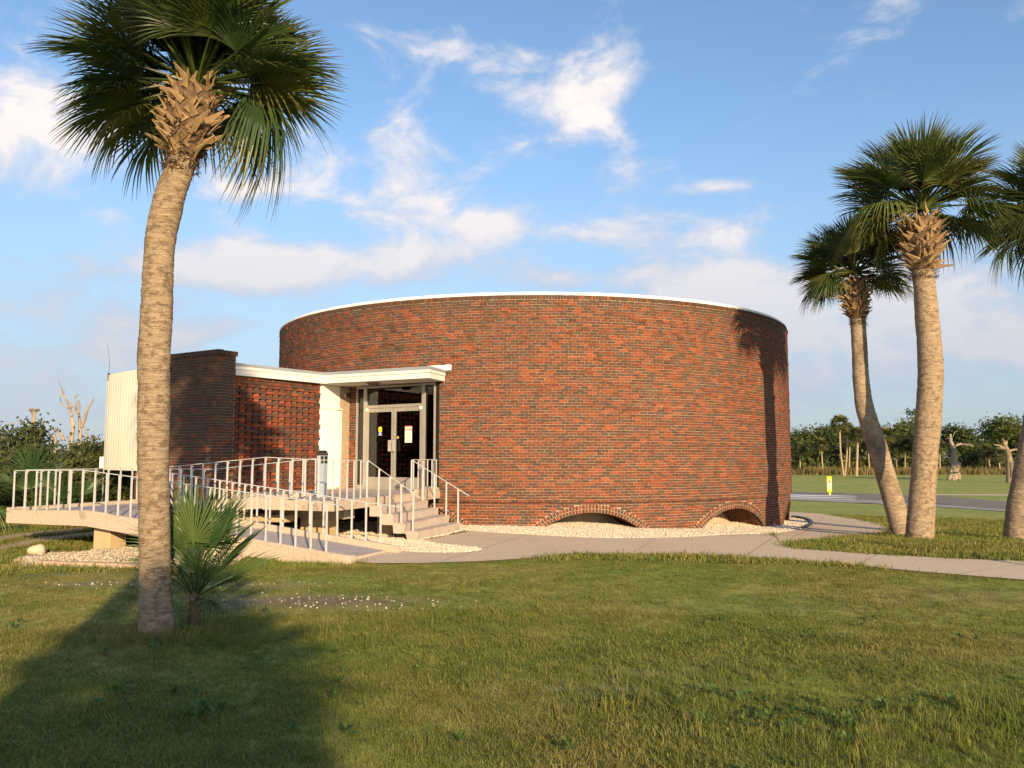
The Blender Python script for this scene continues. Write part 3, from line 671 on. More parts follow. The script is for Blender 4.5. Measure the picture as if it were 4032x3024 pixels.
def pane(x0, x1, z0, z1, name, y=.03):
    q = MB(); q.box(DL, e1, e2, Z, (x0, x1), (y, y + .008), (z0, z1)); return q.build(name, m_glass, ent)
pane(sx_[1], sx_[2], zs + .05, ztop - .05, 'sidelight'); pane(sx_[6], sx_[7], zs + .05, ztop - .05, 'sidelight'); pane(sx_[3], sx_[5], zt_ + .02, ztop - .05, 'transom_glass')
mid = sx_[4]
for (x0, x1, hs) in ((sx_[3], mid - .004, 1), (mid + .004, sx_[5], -1)):
    d = MB(); st = .068; tz = zh - .003
    d.box(DL, e1, e2, Z, (x0 + .004, x0 + st), (-.008, .05), (zs, tz)); d.box(DL, e1, e2, Z, (x1 - st, x1 - .004), (-.008, .05), (zs, tz))
    d.box(DL, e1, e2, Z, (x0 + st, x1 - st), (-.006, .05), (tz - .10, tz)); d.box(DL, e1, e2, Z, (x0 + st, x1 - st), (-.006, .05), (zs, zk))
    dr = d.build('door', m_alum, ent)
    q = MB(); q.box(DL, e1, e2, Z, (x0 + st, x1 - st), (.02, .028), (zk, tz - .10)); q.build('glass', m_glass, dr)
    hx = x1 - .065 if hs == 1 else x0 + .015
    h_ = MB(); h_.box(DL, e1, e2, Z, (hx - .055 if hs == 1 else hx, hx + .05 if hs == 1 else hx + .085), (-.075, -.062), (LZ + .98, LZ + 1.27)); h_.box(DL, e1, e2, Z, (hx, hx + .03), (-.062, -.008), (LZ + 1.0, LZ + 1.04)); h_.box(DL, e1, e2, Z, (hx, hx + .03), (-.062, -.008), (LZ + 1.2, LZ + 1.24)); h_.build('pull_handle', m_chrome, dr)
    if hs == -1:
        k_ = MB(); kc = DL + e1 * (x0 + .045) + Z * (LZ + 1.42); k_.tube([kc - e2 * .02, kc + e2 * .01], .018, 12); k_.build('lock', m_chrome, dr)
    cl_ = MB(); cl_.box(DL, e1, e2, Z, ((x0 - .01, x0 + .05) if hs == 1 else (x1 - .05, x1 + .01)), (-.05, -.009), (tz - .07, tz + .01)); cl_.build('closer', m_white, dr)
cu = MB(); nn = 170
for k in range(nn):
    xa, xb = 2.66 * k / nn, 2.66 * (k + 1) / nn; ya, yb = .22 + .035 * math.sin(xa * 46), .22 + .035 * math.sin(xb * 46)
    cu.add([DL + e1 * xa + e2 * ya + Z * LZ, DL + e1 * xb + e2 * yb + Z * LZ, DL + e1 * xb + e2 * yb + Z * FZ0, DL + e1 * xa + e2 * ya + Z * FZ0], [(0, 1, 2, 3)])
cu.build('curtain', m_curtain, ent, True)
dk = MB(); dk.box(DL, e1, e2, Z, (-.05, 2.72), (.35, .4), (LZ - .3, FZ0 + .02)); dk.box(DL, e1, e2, Z, (-.05, 2.72), (.085, .36), (FZ0 - .02, FZ0 + .02)); dk.box(DL, e1, e2, Z, (2.69, 2.75), (.03, .36), (LZ - .3, FZ0)); dk.build('lobby', m_dark, ent)
# flat roof with stepped fascia, canopy soffit
def offs(poly, d):
    n = len(poly); a = sum(poly[i].x * poly[(i + 1) % n].y - poly[(i + 1) % n].x * poly[i].y for i in range(n)); sg = 1 if a > 0 else -1; out = []
    for i in range(n):
        p, q, r = poly[i - 1], poly[i], poly[(i + 1) % n]; u1 = (q - p).normalized(); u2 = (r - q).normalized(); n1 = Vector((u1.y, -u1.x)) * sg; n2 = Vector((u2.y, -u2.x)) * sg
        out.append(q + (n1 + n2) * (d / (1 + n1.dot(n2))))
    return out
OE = OC + Vector((.30, .94, 0)).normalized() * 1.15
roofp = [v.xy for v in (LJ + e2 * .003 + e1 * .01, IC, OC, OE, DL + e2 * 1.2 + e1 * .6, PN - e1 * 2.6 + e2 * 2.4, PN - e1 * 2.6 + e2 * .55)]
for (z0, z1, d, mt, nm) in ((FZ0, 3.755, 0, m_fascia, 'fascia_board'), (3.758, 3.838, .022, m_fascia, 'fascia_trim'), (3.841, FZ1, .038, m_gmetal, 'roof_edge_flashing')):
    f_ = MB(); f_.prism(offs(roofp, d), z0, z1); f_.build(nm, mt, bld)
sf = MB(); sf.prism([v.xy for v in (IC + e2 * .06 + e1 * .06, OC - e1 * .06 + e2 * .06, JR + e2 * .12, DL - e1 * .33 + e2 * .1)], FZ0 - .008, FZ0 - .003); sf.build('soffit', m_soffit, bld)
fl = MB()
for k in range(24):
    a0, a1 = -33 + k * .75, -33 + (k + 1) * .75; zz_ = lambda a: 3.93 + .11 * sstep(-33, -15, a) + .012 * mnoise.noise(Vector((a, 0, 0)))
    fl.add([cyl(a0, RD + .018, 3.9), cyl(a1, RD + .018, 3.9), cyl(a1, RD + .014, zz_(a1)), cyl(a0, RD + .014, zz_(a0)), cyl(a0, RD - .01, zz_(a0)), cyl(a1, RD - .01, zz_(a1))], [(0, 1, 2, 3), (3, 2, 5, 4)])
fl.build('wall_flashing', m_white, bld)
lc = (DL + e1 * 1.15 - e2 * .62); lt = MB(); prof = [(.0, .0), (.19, .0), (.19, -.018), (.13, -.03), (.12, -.075), (.09, -.09), (0, -.095)]
for k in range(28):
    a0, a1 = 2 * math.pi * k / 28, 2 * math.pi * (k + 1) / 28
    for (r0, z0), (r1, z1) in zip(prof, prof[1:]): lt.add([lc + Vector((math.cos(a) * r, math.sin(a) * r, FZ0 - .01 + z)) for a, r, z in ((a0, r0, z0), (a1, r0, z0), (a1, r1, z1), (a0, r1, z1))], [(0, 1, 2, 3)])
lt.build('ceiling_light', M('bronze_fixture', (.16, .12, .09), 4, rough=.4, bmp=0), bld)
# dark solid body of the wing and cream metal cladding at its end
wc = MB(); wc.prism([v.xy for v in (PN + e2 * .5 - e1 * .16, LAT1 - e1 * .12, DL + e2 * .5 - e1 * .2, DL + e2 * 2.2, PN - e1 * 2.5 + e2 * 3.2, PN - e1 * 2.5 + e2 * .5)], .5, FZ0 - .02); wc.build('wing_core', m_mortar, bld)
pl = [Vector((-8.40, 20.02, 0)), Vector((-9.1, 20.30, 0)), Vector((-9.9, 21.05, 0)), Vector((-10.5, 21.68, 0)), Vector((-10.76, 22.02, 0)), Vector((-10.84, 22.4, 0)), Vector((-10.65, 22.8, 0)), Vector((-9.6, 24.4, 0))]
clad = empty('metal_cladding', pl[2] + Z * 1.38); clad.parent = bld; clad.matrix_basis = wm(bld).inverted() @ Matrix.Translation(pl[2] + Z * 1.38)
dense = []
for a, b in zip(pl, pl[1:]):
    n = max(1, round((b - a).length / .19))
    for k in range(n): dense.append(a + (b - a) * k / n)
dense.append(pl[-1]); CZ0, CZ1 = 1.38, 3.87
for a, b in zip(dense, dense[1:]):
    t = (b - a).normalized(); n = Vector((-t.y, t.x, 0)); n = n if n.dot(Vector((-.5, -.86, 0))) > 0 or (n.x < 0) else -n; L_ = (b - a).length; q = MB()
    q.add([a + n * d + t * s + Z * z for z in (CZ0, CZ1) for (s, d) in ((0, 0), (0, .02), (.012, .0225), (.024, .02), (L_, .018), (L_, 0))], [tuple(range(5, -1, -1)), tuple(range(6, 12))] + [(i, (i + 1) % 6, 6 + (i + 1) % 6, 6 + i) for i in range(6)])
    bmm = q.build('panel', m_cream, clad)
ci = MB(); ci.prism([(p - Vector((-.03, -.05, 0))).xy for p in pl] + [Vector((-7.6, 22.0))], CZ0 + .04, CZ1 - .03); ci.build('cladding_core', m_cream, clad)
an = MB(); ab = aty(428, 1484, 21.9); an.tube([ab - Z * .1, ab + Z * .1], .03, 8); an.tube([ab + Z * .1, ab + Z * .45 + X * .0, ab + Z * .9 - X * .08], [.006, .005, .003], 5); an.build('aerial', m_black, clad)

# the bricks that show largest are objects of their own, the rest stay one mass
singles.sort(key=lambda s: s[0]); pick = singles[:110]; smesh = [brick_mesh(.195, .10, CH - .010, 80 + s) for s in range(8)]
drop = {}
for (_, par, m4, w, c, key) in pick:
    o = inst('brick', random.choice(smesh), m4, par); o.color = (*c, 1)
    if isinstance(key, tuple): drop.setdefault(id(key[0]), (key[0], set()))[1].update(range(key[1], key[1] + 6))
    else: drop.setdefault(id(mass), (mass, set()))[1].update(range(key, key + 5))
for mb_, fset in drop.values():
    keep = [i for i in range(len(mb_.f)) if i not in fset]; mb_.f = [mb_.f[i] for i in keep]; mb_.c = [mb_.c[i] for i in keep]
tag(mass.build('brickwork', m_brick, drum), kind='stuff'); tag(wm_.build('brickwork', m_brick, wall), kind='stuff')

# ================================================================== ramp, landing, stairs
TR = R_(22); r1 = Vector((math.cos(TR), -math.sin(TR), 0)); r2 = Vector((math.sin(TR), math.cos(TR), 0)); Q0 = Vector((-2.77, 13.76, 0))
def rp_(a, b, z=0): return Q0 + r1 * a + r2 * b + Z * z
KN = Vector((-3.476, 15.78, 0)); TS = R_(17); s1 = Vector((math.cos(TS), -math.sin(TS), 0)); s2 = Vector((math.sin(TS), math.cos(TS), 0))
def spt(a, b, z=0): return KN + s1 * a + s2 * b + Z * z
PZ = .64; AP = -5.7; AE = -7.88; AB = -2.92; BN = 1.62; BF = 3.14
def zlow(a): return PZ + (a - AP) / (0 - AP) * (.035 - PZ)
def zup(a): return PZ + (a - AP) / (AB - AP) * (LZ - PZ)
ramp_ = empty('access_ramp', rp_(-3, 1.5), 'raised concrete switchback access ramp with a landing at the glass entrance doors', 'ramp')
def slab(name, pts, th, mat=m_aggr, par=ramp_, top=m_deck):
    """pts: (x, y, z) corners of the walking surface"""
    n = len(pts); a = sum(pts[i].x * pts[(i + 1) % n].y - pts[(i + 1) % n].x * pts[i].y for i in range(n))
    if a < 0: pts = pts[::-1]
    m = MB(); m.add([tuple(p) for p in pts] + [(p.x, p.y, p.z - th) for p in pts], [tuple(range(2 * n - 1, n - 1, -1))] + [(i, n + i, n + (i + 1) % n, (i + 1) % n) for i in range(n)] + [tuple(range(n))])
    o = m.build(name, mat, par); o.data.materials.append(top); o.data.polygons[-1].material_index = 1; return o
slab('lower_slab', [rp_(AP, 0, PZ), rp_(0, 0, .045), rp_(0, 1.5, .045), rp_(AP, 1.5, PZ)], .235)
slab('turning_platform', [rp_(AE, 0, PZ), rp_(AP, 0, PZ), rp_(AP, BF, PZ), rp_(AE, BF, PZ)], .235)
slab('upper_slab', [rp_(AP, BN, PZ), rp_(AB, BN, LZ), rp_(AB, BF, LZ), rp_(AP, BF, PZ)], .17)
KA = spt(.12, 0)
slab('landing', [v + Z * LZ for v in (rp_(AB, BN), KA, spt(.12, 5.38), JR + e2 * .0 - e1 * .02 - e2 * .03, DL - e1 * .34 - e2 * .02, WH0 + wn * .02, LAT0 + e1 * .04, rp_(AB, BF))], .19, top=m_step)
def kerb(name, a, b, w, h, nrm, par=ramp_, mat=m_aggr):
    m = MB(); d = (b - a); L_ = d.length; n = max(2, int(L_ / .22)); sec = ((0, -.02), (0, h * .8), (w * .15, h), (w * .85, h), (w, h * .8), (w, -.02)); vs = []; fs = []
    for i in range(n + 1):
        for (s, z) in sec: vs.append(a + d * (i / n) + nrm * (s + random.uniform(-.004, .004)) + Z * (z + random.uniform(-.006, .006) * (z > 0)))
    for i in range(n):
        for k in range(5): fs.append((i * 6 + k, i * 6 + k + 1, (i + 1) * 6 + k + 1, (i + 1) * 6 + k))
    fs += [tuple(range(6)), tuple(range(n * 6 + 5, n * 6 - 1, -1))]; m.add(vs, fs); return m.build(name, mat, par)
kerb('kerb', rp_(AP, -.002, PZ - .01), rp_(.03, -.002, .04), .10, .07, r2)
kerb('kerb', rp_(AE + .12, -.002, PZ - .045), rp_(AP, -.002, PZ - .01), .10, .07, r2)
kerb('kerb', rp_(AP + .1, 1.38, PZ), rp_(.25, 1.38, .02), .13, .10, r2)
kerb('kerb', rp_(AP + .3, BF - .13, PZ), rp_(AB, BF - .13, LZ), .13, .09, r2)
kerb('kerb', rp_(AE + .1, BF - .13, PZ), rp_(AP + .3, BF - .13, PZ), .13, .09, r2)
kerb('kerb', rp_(AE + .0, .0, PZ), rp_(AE, BF - .13, PZ), .12, .07, r1)
kerb('kerb', rp_(AP, BN, PZ), rp_(AB + .5, BN, LZ), .13, .075, r2)
kerb('kerb', spt(.0, 3.95, LZ), spt(.0, 5.3, LZ), .12, .085, s1)
st_ = MB(); st_.box(rp_(0, 0), r1, r2, Z, (0.002, .16), (0, .13), (-.2, .11)); st_.build('kerb_end', m_conc, ramp_)
def blk(name, o, ax, ay, x, y, z, mat=m_tan):
    m = MB(); m.box(o, ax, ay, Z, x, y, z); ob = m.build(name, mat, ramp_)
    bm = bmesh.new(); bm.from_mesh(ob.data); bmesh.ops.bevel(bm, geom=bm.edges[:], offset=.012, segments=1, affect='EDGES'); bm.to_mesh(ob.data); bm.free(); return ob
blk('column', rp_(-5.55, .42), r1, r2, (-.21, .21), (-.2, .2), (-.35, .40)); blk('beam', rp_(-5.55, .42), r1, r2, (-1.35, .9), (-.17, .17), (.402, PZ - .237))
blk('column', rp_(-5.9, 2.4), r1, r2, (-.2, .2), (-.2, .2), (-.3, .30)); blk('beam', rp_(-5.9, 2.4), r1, r2, (-1.3, 1.2), (-.17, .17), (.302, .448))
blk('column', Vector((-4.02, 17.45, 0)), r1, r2, (-.3, .3), (-.22, .22), (-.1, .45)); blk('beam', Vector((-4.02, 17.45, 0)), r1, r2, (-1.1, .75), (-.2, .2), (.452, LZ - .192), m_conc)
blk('beam', rp_(-4.2, 2.35), r1, r2, (-1.3, 1.4), (-.2, .2), (.40, .55)); blk('column', spt(.2, 2.7), s1, s2, (-.25, .12), (-.5, .5), (-.1, .45))
# stairs
stairs = empty('staircase', spt(.8, 2.7), 'short concrete staircase of five steps climbing to the entrance landing', 'staircase')
ta = [.12, .40, .66, .93, 1.20]; B0, B1 = 1.5, 3.93; RS = .165
for i in range(1, 5):
    z = LZ - RS * i; m = MB(); zb = z - .215 if i < 4 else -.05
    prof = [(ta[i - 1] - .02 if i > 1 else ta[0] + .002, z - .001 * 0), (ta[i] + .004, z), (ta[i], z - .02), (ta[i] - .012, z - RS - .0015 if i < 4 else -.05), (ta[i] - .012 if i == 4 else ta[i] - .012, zb), (ta[i - 1] - .0 + .004, zb)]
    if i == 4: prof = [(ta[3] - .02, z), (ta[4] + .004, z), (ta[4], z - .02), (ta[4] - .02, -.06), (ta[3] + .1, -.06), (ta[3] + .06, zb + .02 if False else .0)]
    if i > 1: prof = [(prof[0][0], z - .0)] + prof[1:]
    nb = 9; vs = []; fs = []; K_ = len(prof)
    for j in range(nb):
        b = B0 + (B1 - B0) * j / (nb - 1)
        for k, (a, zz) in enumerate(prof): vs.append(spt(a + (random.uniform(-.004, .004) if k in (1, 2) else 0), b, zz + (random.uniform(-.003, .003) if k == 1 else 0)))
    for j in range(nb - 1):
        for k in range(K_): fs.append((j * K_ + k, j * K_ + (k + 1) % K_, (j + 1) * K_ + (k + 1) % K_, (j + 1) * K_ + k))
    fs += [tuple(range(K_ - 1, -1, -1)), tuple(range((nb - 1) * K_, nb * K_))]; m.add(vs, fs); m.build('step', m_step, stairs)
# railings: flat top bar on thin square posts
RH = .80
pmesh = MB().box((0, 0, 0), X, Y, Z, (-.016, .016), (-.009, .009), (0, 1)).box((0, 0, 0), X, Y, Z, (-.05, .05), (-.025, .025), (0.0, .012)).box((0, 0, 0), X, Y, Z, (0.017, .055), (-.006, .006), (.955, .975)).mesh('post', mat=m_rail)
def railing(label, base, spacing=.305, ext=(0, 0), skip_first=False, h=RH, lean=(), start=.0):
    base = [Vector(p) for p in base]; root = empty('handrail', base[0], label, 'handrail', 'white painted handrails on the ramp and stairs')
    top = [p + Z * h for p in base]; tp = top[:]
    if ext[0]: d = (top[0] - top[1]).normalized(); tp = [top[0] + d * ext[0]] + tp
    if ext[1]: d = (top[-1] - top[-2]).normalized(); tp = tp + [top[-1] + d * ext[1]]
    m = MB(); vs = []; fs = []
    for i, p in enumerate(tp):
        t = (tp[min(i + 1, len(tp) - 1)] - tp[max(i - 1, 0)]); t.z = 0; t.normalize(); n = Vector((-t.y, t.x, 0))
        for (s, z) in ((-.021, -.006), (.021, -.006), (.021, .007), (-.021, .007)): vs.append(p + n * s + Z * z)
    for i in range(len(tp) - 1):
        for k in range(4): fs.append((i * 4 + k, i * 4 + (k + 1) % 4, i * 4 + 4 + (k + 1) % 4, i * 4 + 4 + k))
    fs += [(3, 2, 1, 0), tuple(range(len(tp) * 4 - 4, len(tp) * 4))]; m.add(vs, fs); m.build('top_rail', m_rail, root)
    idx = 0
    for si, (a, b) in enumerate(zip(base, base[1:])):
        L_ = (b - a).length; n = max(1, round(L_ / spacing)); d = (b - a); ang = math.atan2(d.y, d.x)
        for k in range(n + (1 if si == len(base) - 2 else 0)):
            if si == 0 and k == 0 and skip_first: continue
            p = a + d * (k / n); tilt = random.gauss(0, .006) + (.11 if idx in lean else 0)
            inst('post', pmesh, Matrix.Translation(p - Z * .004) @ Matrix.Rotation(ang + random.gauss(0, .05), 4, 'Z') @ Matrix.Rotation(tilt, 4, 'Y') @ Matrix.Diagonal((1, 1, h - .004, 1)), root); idx += 1
    return root
of = .05
railing('white handrail along the outer edge of the turning platform and lower ramp', [rp_(AE + .12, of, PZ), rp_(AP - .2, of, PZ + .02), rp_(-.35, of, zlow(-.35) + .07)], ext=(0, .3), lean=(14,))
railing('white handrail along the pebbly inner kerb of the lower ramp', [rp_(AP + .35, 1.44, zlow(AP + .35) + .09), rp_(-.15, 1.44, zlow(-.15) + .09)], ext=(0, .4), h=.72)
railing('white handrail on the closed end of the turning platform', [rp_(AE + .06, .35, PZ + .06), rp_(AE + .06, BF - .08, PZ + .06)], h=.75, spacing=.36)
railing('white handrail along the upper ramp and landing edge, bending down the stairs', [rp_(AP + .3, BN + .06, zup(AP + .3) + .07), rp_(AB, BN + .06, LZ + .06), KA - s1 * .06 + s2 * .08 + Z * LZ, spt(.05, B0 + .02, LZ), spt(1.05, B0 + .10, LZ - RS * 4 + .0)], h=.765, ext=(0, .18))
railing('white handrail beside the brick wall on the upper ramp', [rp_(AE + .2, BF - .06, PZ + .08), rp_(AP + .3, BF - .06, PZ + .08), rp_(AB + .2, BF - .06, LZ + .08)], h=.72, spacing=.33)
railing('white handrail down the stairs on the side of the round wall', [spt(.02, B1 - .1, LZ), spt(1.18, B1 - .1, LZ - RS * 4 + .0)], h=.765, ext=(0, .3))
railing('short white handrail between stair top and round wall', [spt(.06, B1 - .08, LZ + .08), spt(.06, 5.25, LZ + .08)], h=.69, spacing=.3)
# slim blue-grey post on the landing
kb = spt(-.97, 1.48) ; kb.z = LZ
ks = empty('smoking_post', kb, 'slim blue-grey metal smoking post with black domed cap on the landing', 'ashtray')
m = MB(); m.box(kb, s1, s2, Z, (-.08, .08), (-.08, .08), (0, .86)); m.build('body', m_bluegrey, ks)
m = MB(); m.box(kb, s1, s2, Z, (-.083, .083), (-.083, .083), (.862, .90)); m.add([kb + s1 * a * .088 + s2 * b * .088 + Z * .902 for a, b in ((-1, -1), (1, -1), (1, 1), (-1, 1))] + [kb + s1 * a * .05 + s2 * b * .05 + Z * .97 for a, b in ((-1, -1), (1, -1), (1, 1), (-1, 1))], [(3, 2, 1, 0), (4, 5, 6, 7)] + [(i, (i + 1) % 4, 4 + (i + 1) % 4, 4 + i) for i in range(4)]); m.build('cap', m_black, ks)
m = MB(); m.box(kb, s1, s2, Z, (.004, .07), (-.084, -.08), (.70, .85)); m.box(kb, s1, s2, Z, (.0805, .084), (-.06, .06), (.70, .85)); m.build('opening', m_black, ks)

# ------------------------------------------------------------------ notices on the doors
def txt(s, size, loc, ax, upv, mat, par, name='lettering', bold=0):
    cu = bpy.data.curves.new(name, 'FONT'); cu.body = s; cu.size = size; cu.align_x = 'CENTER'; cu.align_y = 'CENTER'; cu.extrude = .0004; cu.offset = bold; cu.materials.append(mat)
    tmp = bpy.data.objects.new(name, cu); COL.objects.link(tmp); dg = bpy.context.evaluated_depsgraph_get(); tm = bpy.data.meshes.new_from_object(tmp.evaluated_get(dg)); bpy.data.objects.remove(tmp)
    if not tm.materials: tm.materials.append(mat)
    o = bpy.data.objects.new(name, tm); COL.objects.link(o); n = ax.cross(upv); M4 = Matrix(((ax.x, upv.x, n.x, loc.x), (ax.y, upv.y, n.y, loc.y), (ax.z, upv.z, n.z, loc.z), (0, 0, 0, 1)))
    o.parent = par; o.matrix_basis = wm(par).inverted() @ M4; return o
def wp(x, y): s, z = wallc(*c5(x, y)); return DL + e1 * s + Z * z
out_ = -e2
pc = wp(1170, 922); nw, nh = .235, .44; pc = pc + out_ * -.012
no = empty('closed_notice', pc - Z * nh / 2, 'white paper notice with red header reading CLOSED taped inside door glass', 'notice')
m = MB(); m.box(pc, e1, e2, Z, (-nw / 2, nw / 2), (0, .002), (-nh / 2, nh / 2 - .03)); m.build('sheet', m_paper, no)
m = MB(); m.box(pc, e1, e2, Z, (-nw / 2, nw / 2), (0, .002), (nh / 2 - .03, nh / 2)); m.build('header', m_dred, no)
txt('BUILDING', .045, pc + Z * (nh / 2 - .062) + out_ * .0015, e1, Z, m_tink, no); txt('CLOSED', .064, pc + Z * (nh / 2 - .108) + out_ * .0015, e1, Z, m_dred, no, bold=.0012)
m = MB()
for k in range(3): m.box(pc, e1, e2, Z, (-.09, .09), (-.0012, -.0006), (nh / 2 - .158 - k * .012, nh / 2 - .154 - k * .012))
for r_i in range(5):
    zc = nh / 2 - .215 - r_i * .042
    m.box(pc, e1, e2, Z, (-.098, -.086), (-.0012, -.0006), (zc - .012, zc + .004))
    for k in range(2 + (r_i == 0)): m.box(pc, e1, e2, Z, (-.065, .075 + random.uniform(-.04, .02)), (-.0012, -.0006), (zc - k * .011, zc + .004 - k * .011))
m.build('small_print', m_tink, no)
yc = wp(816, 880) + out_ * -.012
ys_ = empty('door_sticker', yc - Z * .12, 'round yellow and blue sticker on the dark glass of the door', 'sticker')
m = MB(); m.box(yc, e1, e2, Z, (-.07, .07), (.0002, .001), (-.125, -.045)); m.build('blue_panel', m_blue, ys_)
m = MB(); m.box(yc, e1, e2, Z, (-.05, .05), (-.0008, .0), (-.098, -.088)); m.box(yc, e1, e2, Z, (-.032, .032), (-.0008, .0), (-.082, -.062)); m.box(yc, e1, e2, Z, (-.07, .07), (-.0008, .0), (-.125, -.118)); m.build('blue_print', m_swhite, ys_)
def disc(c, r, ax, upv, off, mat, par, name, n=28, sx=1.0):
    m = MB(); nn_ = ax.cross(upv); m.add([c + nn_ * off + ax * math.cos(2 * math.pi * k / n) * r * sx + upv * math.sin(2 * math.pi * k / n) * r for k in range(n)], [tuple(range(n))]); return m.build(name, mat, par)
disc(yc + Z * .03, .078, e1, Z, .0016, m_yel, ys_, 'yellow_disc', sx=.88)
m = MB(); m.box(yc, e1, e2, Z, (-.062, .062), (-.0028, -.002), (.012, .040)); m.build('black_band', m_ink, ys_)
m = MB(); m.box(yc, e1, e2, Z, (-.048, .048), (-.0036, -.003), (.020, .032)); m.build('band_print', m_gold, ys_)
ac_ = wp(1038, 965) + out_ * -.012
tag(disc(ac_, .034, e1, Z, .001, m_gold, None, 'round_label'), 'small round amber label on the door glass near the lock', 'sticker')

# ------------------------------------------------------------------ crossing sign in the road, brown marker
sg = gp(3267, 1948); sb = sg.copy(); sg_o = empty('crossing_sign', sb, 'fluorescent yellow pedestrian crossing sign standing in the road by the crosswalk', 'sign')
fx = Vector((math.cos(R_(-22)), math.sin(R_(-22)), 0)) ; fx = Vector((1, .12, 0)).normalized(); fn = Vector((fx.y, -fx.x, 0))
m = MB(); m.tube([sb, sb + Z * .03, sb + Z * .06, sb + Z * .12, sb + Z * .22], [.085, .085, .06, .042, .04], 12); m.build('base', m_lime, sg_o, True)
m = MB(); m.box(sb, fx, -fn, Z, (-.15, .15), (-.006, .006), (.18, 1.12)); m.build('panel', m_lime, sg_o)
m = MB(); m.box(sb, fx, -fn, Z, (-.10, .10), (-.009, -.0065), (.34, .93)); m.build('white_field', m_swhite, sg_o)
disc(sb + Z * .81, .098, fx, Z, .0105, m_red, sg_o, 'stop_octagon', 8).rotation_euler = (0, 0, 0)
txt('STOP', .062, sb + Z * .81 + fn * .0115, fx, Z, m_swhite, sg_o); txt('FOR', .055, sb + Z * .665 + fn * .0105, fx, Z, m_ink, sg_o)
def ped(pts): 
    m = MB(); m.add([sb + fx * x + Z * z + fn * .0105 for x, z in pts], [tuple(range(len(pts)))]); return m
pk = MB()
for pts in ([(-.015, .595), (.0, .61), (.012, .595), (.0, .58)], [(-.02, .575), (.02, .575), (.035, .49), (.02, .47), (-.015, .47)], [(-.018, .572), (-.045, .52), (-.05, .525), (-.02, .585)], [(.02, .572), (.05, .51), (.043, .505), (.012, .56)], [(-.013, .472), (-.045, .38), (-.028, .375), (.005, .46)], [(.0, .47), (.04, .378), (.058, .38), (.022, .475)]):
    pk.add([sb + fx * x + Z * z + fn * .0105 for x, z in pts], [tuple(range(len(pts)))])
pk.build('walking_figure', m_ink, sg_o)
mk = aty(4022, 1881, 36.0); mkb = Vector((mk.x, 36.0, g(mk.x, 36.0))); mko = empty('information_board', mkb, 'dark brown text board on a white post beyond the sloping palm trunk', 'sign')
m = MB(); m.box(mkb, X, Y, Z, (-.45, .75), (0, .06), (mk.z - mkb.z, mk.z - mkb.z + .66)); m.build('board', m_brown, mko)
m = MB(); m.box(mkb, X, Y, Z, (.0, .09), (.07, .13), (0, mk.z - mkb.z + .3)); m.build('post', m_white, mko)
m = MB()
for k in range(9): m.box(mkb, X, Y, Z, (-.38, .66 - random.uniform(0, .2)), (-.004, -.001), (mk.z - mkb.z + .08 + k * .06, mk.z - mkb.z + .095 + k * .06))
m.build('raised_text', m_boot, mko)
m = MB(); m.tube([mkb + X * .3 + Y * .03 + Z * (mk.z - mkb.z + .66), mkb + X * .3 + Y * .03 + Z * (mk.z - mkb.z + .85)], [.16, .1], 10); m.build('crest', m_brown, mko)

# ================================================================== palms
def crom(pts, n):
    out = []
    P_ = [pts[0]] + pts + [pts[-1]]
    for i in range(1, len(P_) - 2):
        for k in range(n):
            t = k / n; a, b, c, d = P_[i - 1], P_[i], P_[i + 1], P_[i + 2]
            out.append([.5 * ((2 * b[j]) + (-a[j] + c[j]) * t + (2 * a[j] - 5 * b[j] + 4 * c[j] - d[j]) * t * t + (-a[j] + 3 * b[j] - 3 * c[j] + d[j]) * t ** 3) for j in range(len(a))])
    out.append(list(pts[-1])); return out
def trunk_mesh(pts, seed, ring=.055, seg=18):
    """pts: (x, y, z, radius); closely ringed palm trunk"""
    dens = crom(pts, 12); res = [dens[0]]; acc = 0
    L_ = [0]
    for a, b in zip(dens, dens[1:]): L_.append(L_[-1] + math.dist(a[:3], b[:3]))
    n = int(L_[-1] / .018); arr = np.array(dens); s = np.linspace(0, L_[-1], n); pos = np.stack([np.interp(s, L_, arr[:, k]) for k in range(4)], 1)
    m = MB(); vs = []; fs = []
    for i in range(n):
        p = pos[i]; q0, q1 = pos[max(i - 1, 0)], pos[min(i + 1, n - 1)]; t = Vector(q1[:3] - q0[:3]).normalized(); u = (X - t * X.dot(t)).normalized(); w = t.cross(u)
        ph = (s[i] / ring) % 1.0; lip = .032 * (1 - ph) ** 2
        for k in range(seg):
            a = 2 * math.pi * k / seg; nn_ = mnoise.noise(Vector((math.cos(a) * 1.6, math.sin(a) * 1.6, s[i] * 2.2 + seed))) * .055 + mnoise.noise(Vector((math.cos(a) * 4, math.sin(a) * 4, s[i] * 14 + seed))) * .045
            vs.append(Vector(p[:3]) + (u * math.cos(a) + w * math.sin(a)) * (p[3] * (1 + lip + nn_)))
    for i in range(n - 1):
        for k in range(seg): fs.append((i * seg + k, i * seg + (k + 1) % seg, (i + 1) * seg + (k + 1) % seg, (i + 1) * seg + k))
    fs.append(tuple(range((n - 1) * seg, n * seg))); m.add(vs, fs); return m
